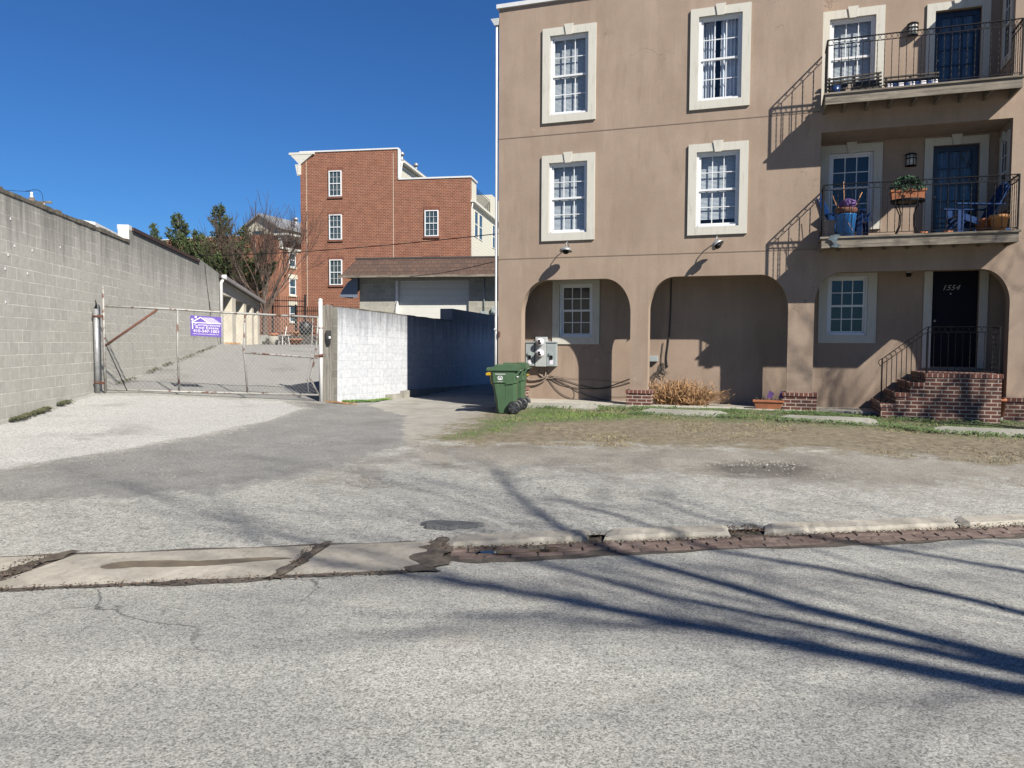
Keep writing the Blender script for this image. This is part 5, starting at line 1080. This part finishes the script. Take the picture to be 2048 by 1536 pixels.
wheel_stop((5.0, 14.35), (6.55, 13.68), 'low worn concrete wheel stop left of the brick steps', 2)
wheel_stop((7.1, 12.95), (8.7, 12.25), 'concrete wheel stop below the brick steps, sunk in grass', 3)
# ------------------------------------------------------------------ dry brush, planter
random.seed(21); m = MB(); base = F(4.15, .42, .28)
for k in range(900):
    a = rnd()*6.28; el = rnd()**.7*1.35; r = .25+rnd()*.42; ox, oy = (rnd()-.5)*1.0, (rnd()-.5)*.35
    d = Vector((math.cos(a)*math.cos(el)*1.25, math.sin(a)*math.cos(el)*.45, math.sin(el)*1.0)); s = Vector((ox, oy, 0)); hcap = .66*math.sqrt(max(.03, 1-((ox+.08)/.6)**2))*(.75+.5*rnd())
    p1 = s+d*r*.5+Vector((0, 0, .02)); p2 = s+d*r; p2.z = min(p2.z, hcap*(.8+.3*rnd())); p1.z = min(p1.z, p2.z+.03)
    wv = Vector((-d.y, d.x, .2)).normalized()*(.004+.003*rnd()); m.face([s-wv, s+wv, p1+wv, p1-wv]); m.face([p1-wv, p1+wv, p2])
    for q in range(5):
        t = .25+rnd()*.75; c = p1.lerp(p2, t); dd = (d+Vector((rnd()-.5, rnd()-.5, rnd()-.2))*1.3).normalized()*(.05+.05*rnd()); sd_ = dd.cross(Vector((rnd()-.5, rnd()-.5, rnd()-.5))).normalized()*.009; m.face([c-sd_, c+sd_, c+dd])
bush = m.build('dry_bush', M['dry'], recalc=False, label='heap of dead orange brown brush under the wide arch', cat='bush', loc=base, rz=-FA)
m = MB(); rr = random.Random(3)
for k in range(8): a = .3+k*.1; wire(m, [(.5, 0, .1), (.8, -.05, .16+.02*k), (1.05+.05*rr.random(), -.1, .18+.03*k)], .004, 4)
m.build('twig', M['dry'], bush)
pe = empty('window_box_planter', F(6.02, .02, .285), -FA, 'terracotta trough planter with two small purple flags beside the brick pillar base', 'planter')
m = MB(); m.hexa([(-.24, -.09, 0), (.24, -.09, 0), (.24, .09, 0), (-.24, .09, 0), (-.29, -.12, .17), (.29, -.12, .17), (.29, .12, .17), (-.29, .12, .17)]); m.box(-.31, .31, -.135, .135, .155, .195); m.build('trough', M['terracotta'], pe, bevel=.005)
m = MB(); random.seed(5)
for k in range(26): x = (rnd()-.5)*.5; a = rnd()*6.28; h_ = .05+rnd()*.1; m.face([(x-.008, 0, .19), (x+.008, 0, .19), (x+math.cos(a)*.06, math.sin(a)*.05, .19+h_)])
m.build('withered_leaves', M['cable'], pe, recalc=False)
for x, t in ((.08, .5), (.25, -.1)):
    m = MB(); m.tube([(x-.02, 0, .18), (x+.0, -.02, .36 if x < .2 else .40)], .004, 5)
    if x < .2: m.face([(x-.12, -.03, .26), (x-.03, -.03, .20+.03), (x+.04, -.03, .34), (x-.06, -.03, .40)])
    else: m.face([(x-.05, -.03, .25), (x+.05, -.03, .23), (x+.0, -.03, .42)])
    m.build('flag', [M['flagpurple'], M['signwhite']], pe, recalc=False)
m = MB(); m.lathe([(.09, 0), (.12, .3), (.13, .3), (.13, .34), (.0, .33)], (0, 0, 0), 'z', 18); m.build('flower_pot', M['terracotta'], label='tall dark clay pot wedged beside the right brick pillar base', cat='flower pot', loc=F(10.19, -.1, .29))
# ------------------------------------------------------------------ balcony things (local frame of the house)
def HW(x, y, z): return F(x, y, z)
def adirondack(label, x, y, z, rz, group='blue slatted chairs on the lower balcony'):
    e = empty('slatted_chair', HW(x, y, z), rz-FA, label, 'chair', group)     # faces local -x
    m = MB()
    for k in range(6): m.beam((-.28+k*.09, -.25, .36-.032*k), (-.28+k*.09, .25, .36-.032*k), .075, .02, up=(0, 0, 1))
    m.build('seat', M['blue'], e); m = MB()
    for k in range(7):
        yy = -.24+k*.08; h_ = .98-.035*abs(k-3)**1.5*.6; m.beam((.20, yy, .2), (.52, yy*1.15, h_), .022, .07, up=(0, 1, 0))
    m.beam((.32, -.26, .52), (.32, .26, .52), .03, .06); m.build('backrest', M['blue'], e)
    for s in (-1, 1):
        m = MB(); m.beam((-.40, s*.32, .55), (.42, s*.32, .52), .12, .022, up=(0, 0, 1)); m.build('armrest', M['blue'], e)
        m = MB(); m.beam((-.30, s*.29, .0), (-.30, s*.29, .54), .03, .10, up=(1, 0, 0)); m.build('leg', M['blue'], e)
        m = MB(); m.beam((-.34, s*.26, .36), (.55, s*.26, .02), .025, .11, up=(0, 0, 1)); m.build('leg', M['blue'], e)
    return e
adirondack('dark blue slatted chair at the right end of the lower balcony, facing left', 9.62, -.12, 3.74, .15)
c2 = adirondack('blue slatted chair at the left end of the lower balcony, behind the bright bucket', 7.45, .12, 3.74, math.pi-.3)
ta = empty('bistro_table', HW(8.48, -.32, 3.74), -FA, 'round black iron bistro table on the lower balcony carrying the trough', 'table')
m = MB(); m.lathe([(.29, .66), (.30, .67), (.30, .69), (0, .69)], (0, 0, 0), 'z', 24); m.torus((0, 0, .655), .29, .014, 'z', 24); m.build('table_top', M['iron'], ta)
for a in (.6, 2.5, 3.8, 5.6):
    m = MB(); m.tube([(.26*math.cos(a), .26*math.sin(a), .66), (.15*math.cos(a), .15*math.sin(a), .42), (.16*math.cos(a), .16*math.sin(a), .2), (.26*math.cos(a), .26*math.sin(a), 0)], .011, 6); m.build('leg', M['iron'], ta)
tp = empty('trough_planter', HW(8.48, -.32, 4.432), -FA, 'terracotta trough with a dark green plant on the bistro table', 'planter')
m = MB(); m.hexa([(-.28, -.09, 0), (.28, -.09, 0), (.28, .09, 0), (-.28, .09, 0), (-.30, -.11, .17), (.30, -.11, .17), (.30, .11, .17), (-.30, .11, .17)]); m.box(-.31, .31, -.12, .12, .15, .19); m.build('trough', M['terracotta'], tp)
m = MB(); random.seed(12)
for k in range(800):
    a, b = rnd()*6.28, rnd()*1.5; r = .18+.12*rnd(); c = Vector((math.cos(a)*math.cos(b)*r*1.15, math.sin(a)*math.cos(b)*r*.6, .15+math.sin(b)*r*1.05)); d1 = Vector((rnd()-.5, rnd()-.5, rnd()-.5)).normalized()*.03; d2 = d1.cross(Vector((rnd()-.5, rnd()-.5, rnd()-.5))).normalized()*.03; m.face([c-d1, c-d2*.6, c+d1, c+d2*.6])
m.build('foliage', M['leafgreen'], tp, recalc=False)
pot('flower_pot', HW(9.98, -.5, 3.74), .155, .30, M['orangepot'], 'bright terracotta pot at the right railing corner of the lower balcony')
pot('flower_pot', HW(9.78, -.28, 3.74), .15, .27, M['terracotta'], 'shaded terracotta pot just behind the bright one on the lower balcony')
pot('small_clay_dish', HW(8.75, -.4, 3.74), .09, .06, M['terracotta'], 'small clay dish on the deck below the bistro table', rim=False, cat='dish')
pot('small_clay_dish', HW(9.15, -.45, 3.74), .10, .05, M['terracotta'], 'small clay dish on the deck in front of the balcony door', rim=False, cat='dish')
bk = empty('blue_bucket', HW(7.38, -.48, 3.74), -FA, 'bright blue bucket full of sticks at the lower balcony railing', 'bucket')
m = MB(); m.lathe([(.155, 0), (.19, .43), (.2, .44), (.18, .44), (.16, .3), (0, .3)], (0, 0, 0), 'z', 22); m.build('bucket', M['skyblue'], bk)
m = MB(); m.lathe([(.17, .44), (.21, .52), (.2, .56), (0, .56)], (0, 0, 0), 'z', 18); m.build('nested_pot', M['rust'], bk)
m = MB(); m.tube([(-.02, 0, .45), (-.06, -.02, 1.08)], .006, 5); m.tube([(.1, 0, .45), (.28, .0, .86)], .007, 5); m.tube([(-.1, 0, .4), (-.25, -.03, .82)], .005, 5); m.tube([(.12, -.19, .1), (-.24, -.12, .74)], .005, 5); m.build('stick', M['orangepot'], bk)
m = MB(); m.lathe([(0, .0), (.12, .03), (.16, .1), (.13, .19), (.05, .24), (0, .24)], (0, 0, 0), 'z', 12)
for i, v in enumerate(m.v): m.v[i] = (v[0]*(.95+.3*math.sin(i*3)), v[1]*(.9+.3*math.cos(i*2)), v[2]*.85)
m.build('purple_bundle', M['flagpurple'], label='crumpled purple bundle lying on top of the blue bucket', cat='bundle', loc=HW(7.42, -.42, 4.29))
m = MB(); m.box(-.09, .09, -.09, .09, 0, .32); m.box(-.1, .1, -.1, .1, .32, .36); m.build('wooden_box', M['conduit'], label='narrow tan wooden box in the left corner of the lower balcony', cat='box', loc=HW(7.1, -.35, 3.74), rz=-FA)
# upper balcony: stacked black slatted furniture
def slat_stack(name, label, x0, x1, z, h, y, rows, slope=.0):
    e = empty(name, HW((x0+x1)/2, y, z), -FA, label, 'bench', 'folded slatted benches on the upper balcony'); L = (x1-x0)/2
    m = MB()
    for r in range(rows): zz = h*(r+.5)/rows; m.beam((-L, -.02+.03*r, zz), (L, -.02+.03*r, zz+slope), .05, .028)
    m.build('slats', M['rubberwood'], e)
    for x in (-L+.05, 0, L-.05): m = MB(); m.beam((x, .02, 0), (x, .05+.03*rows, h+slope*.5), .03, .04, up=(1, 0, 0)); m.build('frame_bar', M['iron'], e)
    m = MB(); m.box(-L+.08, L-.08, .06, .3, 0, h*.7); m.build('folded_seat', M['rubber'], e)
M['rubberwood'] = wood('dark_teak_slats', (.10, .085, .07), (.02, .018, .016))
slat_stack('slatted_bench', 'taller dark slatted bench folded at the left end of the upper balcony', 6.99, 7.98, 6.485, .47, -.25, 6, .04)
slat_stack('slatted_bench', 'lower dark slatted bench in the middle of the upper balcony', 8.02, 8.98, 6.485, .40, -.22, 5, .0)
m = MB()
for k in range(9): m.box(-.42+k*.095, -.42+k*.095+.094, -.12, .16, .0, .12, 0 if k % 2 == 0 else 1)
m.build('striped_cushion', [M['signwhite'], M['blue']], bevel=.015, label='white and blue striped cushion lying flat on the upper balcony', cat='cushion', loc=HW(8.46, -.42, 6.485), rz=-FA)
m = MB(); m.lathe([(.08, 0), (.1, .16), (0, .16)], (0, 0, 0), 'z', 14); m.build('blue_pot', M['blue'], label='small dark blue pot behind the left railing of the upper balcony', cat='flower pot', loc=HW(7.13, -.52, 6.485))
m = MB(); m.hexa([(-.05, -.03, 0), (.05, -.03, 0), (.05, .03, 0), (-.05, .03, 0), (.02, -.03, .17), (.11, -.03, .17), (.11, .03, .17), (.02, .03, .17)]); m.build('paper_bag', M['conduit'], label='small tan paper bag beside the dark blue pot', cat='bag', loc=HW(7.33, -.55, 6.485), rz=-FA)
m = MB()
for k in range(4): m.lathe([(.05, .01), (.07, .03), (.05, .05), (0, .055)], (-.15+k*.1, .02*(k % 2), 0), 'z', 10)
m.build('white_pebbles', M['signwhite'], label='little heap of white stones at the right corner of the upper balcony', cat='stones', loc=HW(9.95, -.45, 6.485))
# ------------------------------------------------------------------ trees
FINE = 0
def limb(m, p, d, L, r, depth, rng, up=.15, spread=.55, twig=None, kids=(2, 3), taper=.62, tips=None, nseg=4):
    pts = [p.copy()]; rad = [r]; q = p.copy(); dd = d.copy()
    for i in range(nseg):
        dd = (dd+Vector((rng.gauss(0, .13), rng.gauss(0, .13), rng.gauss(0, .10)+up*.25))).normalized(); q = q+dd*L/nseg; pts.append(q.copy()); rad.append(max(FINE, r*(1-(1-taper)*(i+1)/nseg)))
    (m if r > .02 or twig is None else twig).tube(pts, rad, 6 if r > .05 else 4 if r > .015 else 3, cap=False)
    if depth == 0:
        if tips is not None: tips.append((q, dd))
        return
    for k in range(rng.randint(*kids)+1):
        t = .35+.65*rng.random() if k else 1; i = min(nseg-1, int(t*nseg)); s = pts[i].lerp(pts[i+1], t*nseg-i) if t < 1 else pts[-1]
        ax = dd.cross(Vector((rng.gauss(0, 1), rng.gauss(0, 1), rng.gauss(0, 1)))).normalized(); nd = (Matrix.Rotation(rng.uniform(.25, 1)*spread*(1 if k else .5), 4, ax) @ dd)
        nd.z += up; nd.normalize(); limb(m, s, nd, L*rng.uniform(.62, .85), rad[-1]*(.9 if k == 0 else .65), depth-1, rng, up, spread, twig, kids, taper, tips, max(2, nseg-1) if r < .03 else nseg)
def bare_tree(label, base, H, seed, r=.16, depth=6, up=.18, spread=.6, trunk_h=.25, lean=(0, 0), nmain=6, group='bare winter trees', first=.3, fine=.0):
    global FINE
    FINE = fine
    rng = random.Random(seed); e = empty('bare_tree', base, 0, label, 'tree', group); m = MB(); tw_ = MB(); T = [Vector((lean[0]*t, lean[1]*t, H*trunk_h*t)) for t in (0, .35, .7, 1)]
    m.tube(T, [r*1.25, r, r*.92, r*.85], 10, cap=False)
    for k in range(nmain):
        a = k*6.283/nmain+rng.random()*.6; d = Vector((math.cos(a)*rng.uniform(.4, .9), math.sin(a)*rng.uniform(.4, .9), 1)).normalized(); limb(m, T[-1]-Vector((0, 0, rng.random()*H*.06)), d, H*first, r*.5, depth, rng, up, spread, tw_)
    m.build('trunk', M['bark2'] if fine else M['bark'], e, recalc=False); tw_.build('crown', M['twig'], e, recalc=False); return e
bare_tree('multi stemmed bare reddish tree rising beside the garages before the orange brick house', (-12.9, 40.2, 1.98), 7.2, 14, r=.12, depth=4, up=.24, spread=.52, trunk_h=.20, nmain=9, first=.285, fine=.0065)
bare_tree('bare brown thicket tree between the evergreens and the garages', (-15.0, 42.0, 1.98), 4.4, 5, r=.06, depth=4, up=.14, spread=.8, trunk_h=.12, nmain=8, first=.26, fine=.0065)
def evergreen(label, base, H, W_, seed, tops):
    rng = random.Random(seed); e = empty('evergreen_tree', base, 0, label, 'tree', 'evergreens behind the block building'); m = MB(); f = MB(); m.tube([(0, 0, 0), (0, 0, H*.5), (0, 0, H*.95)], [.16, .1, .02], 8)
    for (tx, ty, th, tw2) in tops:
        n_ = int(th*17)
        for k in range(n_):
            t = (k+rng.random())/n_; z = th*(.12+.86*t); R_ = tw2*(1-t)**.75*(.55+.65*rng.random())+.08; a = rng.random()*6.283
            p = Vector((tx*(z/th), ty*(z/th), z)); d = Vector((math.cos(a), math.sin(a), .55+.5*t)).normalized(); q = p+d*R_; m.tube([p, p.lerp(q, .5)+Vector((0, 0, -.05)), q], [.02, .012, .005], 3, cap=False)
            nn = int(16+R_*46)
            for j in range(nn):
                s = rng.random()**.75; c = p.lerp(q, .15+.85*s)+Vector((rng.gauss(0, .07), rng.gauss(0, .07), rng.gauss(0, .05)))*(1.3-s*.7)
                g = (d*1.0+Vector((rng.gauss(0, .45), rng.gauss(0, .45), rng.gauss(.25, .4)))).normalized()*(.10+.09*rng.random()); sd_ = g.cross(Vector((rng.gauss(0, 1), rng.gauss(0, 1), rng.gauss(0, 1)))).normalized()*.022; f.face([c-sd_, c+g*.5-sd_*1.4, c+g, c+g*.5+sd_*1.4])
    m.build('trunk', M['bark'], e, recalc=False); f.build('crown', M['pinelight'], e, recalc=False)
evergreen('narrow dark evergreen with a single pointed top, left of the broader one', (-19.4, 45.0, 1.5), 7.6, 1.3, 3, [(0, 0, 7.6, 2.3), (-1.5, 0, 7.0, .9), (.7, 0, 5.9, 2.0)])
evergreen('broad dark evergreen with several pointed tops before the far brick house', (-16.6, 43.5, 1.5), 7.7, 2.0, 8, [(.2, 0, 7.8, 2.5), (-1.3, .2, 6.4, 1.7), (1.7, 0, 6.6, 1.8), (-2.0, -.2, 6.2, 1.4), (.9, -.3, 5.6, 2.4), (2.7, .2, 5.3, 1.7), (-.8, -.4, 5.6, 2.3), (3.4, -.2, 4.6, 1.7)])
FINE = 0
# street tree behind the camera: its limbs throw the branch shadows over the road
SH = Vector((sd.x, sd.y, sd.z))/sd.z
def up_sun(x, y, h): return Vector((x, y, 0))+SH*h*1.3
tr = empty('street_tree', (0, 0, 0), 0, 'large bare street tree beside the road, seen only by its shadow', 'tree', 'bare winter trees')
m = MB(); rng = random.Random(31); cr = up_sun(4.3, 2.45, 4.6); tb = Vector((cr.x+.5, cr.y-.4, 0)); m.tube([tb, tb.lerp(cr, .4)+Vector((.06, 0, 0)), cr], [.36, .29, .24], 12, cap=False)
limbs = [([(3.3, 3.25, 5.2), (2.42, 3.63, 5.7), (1.45, 4.23, 6.2), (.75, 4.62, 6.6), (-.1, 5.12, 7.1), (-.8, 5.42, 7.6), (-1.7, 5.75, 8.2)], .085),
         ([(3.5, 3.2, 5.1), (2.55, 4.05, 5.7), (1.85, 4.75, 6.2), (1.1, 5.65, 6.9), (.45, 6.5, 7.5), (-.1, 8.5, 8.6), (-.3, 9.6, 9.4)], .075),
         ([(2.42, 3.95, 5.8), (1.9, 4.35, 6.2), (1.0, 4.95, 6.8), (.35, 5.6, 7.4), (-.3, 6.1, 8.0)], .055),
         ([(3.9, 3.6, 5.2), (3.0, 4.9, 6.0), (2.3, 5.6, 6.6), (1.6, 6.1, 7.2), (.9, 7.2, 8.0), (.3, 8.0, 8.6)], .055),
         ([(4.6, 4.0, 5.4), (3.9, 5.4, 6.4), (2.9, 6.3, 7.2), (1.8, 7.0, 8.0), (1.3, 7.9, 8.8)], .05),
         ([(4.9, 4.6, 5.6), (4.6, 6.0, 6.8), (4.0, 6.4, 7.2), (3.0, 6.1, 7.8)], .045)]
tw_ = MB()
for L, r0 in limbs:
    P = [cr.copy()]+[up_sun(*q) for q in L]; n_ = len(P); m.tube(P, [r0*1.4*(1-.85*i/(n_-1))+.008 for i in range(n_)], 8, cap=False)
    for i in range(2, n_):
        for k in range(4):
            d = (P[i]-P[i-1]).normalized(); ax = d.cross(Vector((rng.gauss(0, 1), rng.gauss(0, 1), rng.gauss(0, 1)))).normalized(); nd = Matrix.Rotation(rng.uniform(.3, .7), 4, ax) @ d
            limb(m, P[i].lerp(P[i-1], rng.random()), nd, rng.uniform(.8, 2.1), r0*.20, 4, rng, .05, .65, tw_, (1, 2))
m.build('trunk', M['bark'], tr, recalc=False); tw_.build('crown', M['twig'], tr, recalc=False)
bare_tree('bare tree out of sight right of the lot, shading the right end of the porch', (15.2, 7.6, 0), 10.5, 77, r=.22, depth=4, up=.10, spread=.8, trunk_h=.42, nmain=7, lean=(-.3, .2), first=.24, fine=.0)
# ------------------------------------------------------------------ ground cover
def mask_at(x, y, poly): return inpoly(np.array([x]), np.array([y]), poly)[0]
rng = np.random.default_rng(5)
def scatter(n, poly, x0, x1, y0, y1, fn, dens=None):
    xs_ = rng.uniform(x0, x1, n); ys_ = rng.uniform(y0, y1, n); k = inpoly(xs_, ys_, poly); xs_, ys_ = xs_[k], ys_[k]
    if dens is not None: q = rng.random(len(xs_)) < dens(xs_, ys_); xs_, ys_ = xs_[q], ys_[q]
    dn = (xs_-P0.x)*NX.x+(ys_-P0.y)*NX.y; q = dn < -.24; xs_, ys_ = xs_[q], ys_[q]
    zs = GZ(xs_, ys_); m = MB()
    for a, b, c in zip(xs_, ys_, zs): fn(m, a, b, c)
    return m
def blade(h0, h1, w_, lean):
    def f(m, x, y, z):
        a = random.random()*6.283; h_ = h0+(h1-h0)*random.random(); l_ = lean*h_*random.random(); b = random.random()*6.283
        dx, dy = math.cos(a)*w_, math.sin(a)*w_; m.face([(x-dx, y-dy, z-.01), (x+dx, y+dy, z-.01), (x+math.cos(b)*l_, y+math.sin(b)*l_, z+h_)])
    return f
def clump(x, y, s=1.2, sd_=3, lo=.42, hi=.6): return np.clip((noise2(x*s, y*s, sd_)*.6+noise2(x*s*3, y*s*3, sd_+1)*.4-lo)/(hi-lo), 0, 1)
def gmat(name, a, b, sc=3):
    t = NT(name); v = t.tc.outputs['Object']; t.col(t.mix(t.ramp(t.noise(v, sc, 4, .7), [(.35, 0), (.65, 1)]), a, b)); t.rough(.7); return t.mat
GR = gmat('mixed_grass', (.055, .15, .018), (.21, .29, .07), 2.5); DRYG = gmat('straw_grass', (.22, .185, .10), (.38, .32, .19)); WEED = gmat('weed_leaves', (.045, .09, .022), (.10, .155, .045), 5)
edgeG = lambda x, y: np.clip(sdist(x, y, RG['grass'])/.8, 0, 1)
m = scatter(95000, RG['grass'], -2, 12, 10.5, 17.7, blade(.015, .05, .007, 1.5), lambda x, y: edgeG(x, y)*(.10+.9*clump(x, y)*clump(x, y, .5, 9, .35, .6)))
m.build('grass', GR, recalc=False, kind='stuff')
m = scatter(95000, RG['dirt'], -2, 12, 9, 17.7, blade(.006, .022, .006, 4.5), lambda x, y: .10+.9*clump(x, y, 1.5, 13, .4, .62))
m.build('straw', DRYG, recalc=False, kind='stuff')
def leafclump(m, x, y, z):
    for k in range(4):
        a = random.random()*6.283; r = .02+.03*random.random(); h_ = .015+.045*random.random(); cx, cy = x+math.cos(a)*r, y+math.sin(a)*r; s = .008+.011*random.random(); tz = (random.random()-.5)*.02
        m.face([(cx-s, cy, z+h_), (cx, cy-s, z+h_-tz), (cx+s, cy, z+h_+tz), (cx, cy+s, z+h_+.012)])
def strip(P, wd):     # polygon around a polyline
    L, Rr = [], []
    for i, p in enumerate(P):
        a = P[max(0, i-1)]; b = P[min(len(P)-1, i+1)]; d = Vector((b[0]-a[0], b[1]-a[1])).normalized(); L.append((p[0]-d.y*wd, p[1]+d.x*wd)); Rr.append((p[0]+d.y*wd, p[1]-d.x*wd))
    return L+Rr[::-1]
fr_ = [tuple(F(s, -.62+.1*math.sin(s*2)).xy) for s in np.arange(.6, 12.5, .6)]
m = scatter(26000, strip(fr_, .42), -1, 13, 9, 18, leafclump, lambda x, y: .05+.95*clump(x, y, 1.6, 5, .36, .55))
m2 = scatter(16000, strip([(2.3, 15.45), (4.4, 14.6), (5.0, 14.2), (6.6, 13.45), (7.0, 12.85), (9.2, 11.9)], .2), 1, 10, 11, 16.5, leafclump, lambda x, y: .1+.9*clump(x, y, 1.9, 8, .36, .55))
b_ = len(m.v); m.v += m2.v; m.f += [tuple(i+b_ for i in f) for f in m2.f]; m.m += m2.m; m.sm += m2.sm
m.build('weeds', WEED, recalc=False, kind='stuff')
m = MB()
for (x0, x1, k) in ((.2, 1.5, 260), (1.95, 2.35, 60), (5.0, 6.2, 40), (7.2, 8.0, 50), (8.6, 9.3, 40), (10, 14.5, 110)):
    for _ in range(k): x = x0+(x1-x0)*rnd(); y = -.02-abs(random.gauss(0, .06)); p = W(x, y); leafclump(m, p.x, p.y, gz(p.x, p.y)+.015)
m.build('wall_weeds', gmat('dusty_weeds', (.045, .05, .022), (.11, .115, .055), 9), recalc=False, kind='stuff')
m = MB()
for _ in range(420): x = 2.2*rnd(); p = AW0+NX*(x+.1)+UX*(.05+abs(random.gauss(0, .07))); leafclump(m, p.x, p.y, gz(p.x, p.y))
m.build('alley_weeds', GR, recalc=False, kind='stuff')
def pebble(s0, s1):
    def f(m, x, y, z):
        s = s0+(s1-s0)*random.random()**2; b = len(m.v); a0 = random.random()
        for k in range(5): a = a0+k*1.2566; m.v.append((x+s*math.cos(a), y+s*math.sin(a)*.8, z-.003))
        m.v.append((x, y, z+s*.7))
        for k in range(5): m.f.append((b+k, b+(k+1) % 5, b+5)); m.m.append(0); m.sm.append(False)
    return f
PB = gmat('pale_gravel', (.14, .13, .115), (.42, .40, .36), 60)
allp = [(-8, 6.5), (12, 9), (12, 14), (-6, 16)]
m = scatter(9000, allp, -8, 12, 6.5, 16, pebble(.005, .016), lambda x, y: .15+.85*clump(x, y, .8, 21, .45, .6)*(y > ky(x)+.1))
m3 = scatter(5000, RG['st1'], 2, 4.3, 9, 10.4, pebble(.006, .02), lambda x, y: (y > 9.75)*.12)
m4 = scatter(2500, [(3.9, 6.85), (5.8, 7.1), (5.8, 7.3), (4.1, 7.05)], 3.8, 6, 6.8, 7.4, pebble(.008, .022))
m5 = MB(); pf = pebble(.0025, .008)
for _ in range(2600):
    x_ = rng.uniform(-7, 8); y_ = ky(x_)-.85-abs(rng.normal(0, 1.4)) if x_ < -.6 else ky(x_)-.6-abs(rng.normal(0, 1.4)); pf(m5, x_, y_, .001)
for q in (m3, m4, m5):
    b_ = len(m.v); m.v += q.v; m.f += [tuple(i+b_ for i in f) for f in q.f]; m.m += q.m; m.sm += q.sm
m.build('gravel', PB, recalc=False, kind='stuff')
# leaf litter caught in the kerb gaps
m = MB(); random.seed(77)
for (x0, x1, d0, d1, k) in ((1.88, 2.2, -.15, .1, 260), (.6, .8, -.15, .1, 70), (-.66, -.5, -.3, 0, 90), (-.5, 5, -.26, -.19, 1300), (-7, -.7, -.84, -.75, 900), (-3.62, -3.4, -.6, 0, 160), (-1.62, -1.5, -.6, 0, 90), (5, 10, -.26, -.19, 500), (4, 5.6, -.3, -.1, 300)):
    for _ in range(k):
        x = x0+(x1-x0)*rnd(); y = ky(x)+d0+(d1-d0)*rnd(); z = (.016 if d1 <= -.15 else .035)+.012*rnd(); s = .004+.010*rnd(); a = rnd()*6.28; c_, s_ = math.cos(a)*s, math.sin(a)*s
        m.face([(x-c_, y-s_, z), (x+s_*.6, y-c_*.6, z+.006), (x+c_, y+s_, z+.01*rnd()), (x-s_*.6, y+c_*.6, z)])
m.build('leaf_litter', gmat('brown_leaf_litter', (.05, .035, .025), (.17, .11, .07), 40), recalc=False, kind='stuff')
m = MB(); random.seed(13)
for _ in range(260): x = -4.36+.5*rnd()+.3*rnd(); y = 17.78-.12*rnd(); z = gz(x, y)+.01+.03*rnd(); s = .02+.02*rnd(); a = rnd()*6.28; m.face([(x-s*math.cos(a), y-s*math.sin(a), z), (x+s*.5, y, z+.02), (x+s*math.cos(a), y+s*math.sin(a), z)])
for _ in range(200): p = W(15.9+1.6*rnd(), -.1-.3*rnd()); z = gz(p.x, p.y)+.01+.04*rnd(); s = .022; m.face([(p.x-s, p.y, z), (p.x, p.y, z+.04), (p.x+s, p.y, z)])
m.build('dead_leaves', M['dry'], recalc=False, kind='stuff')
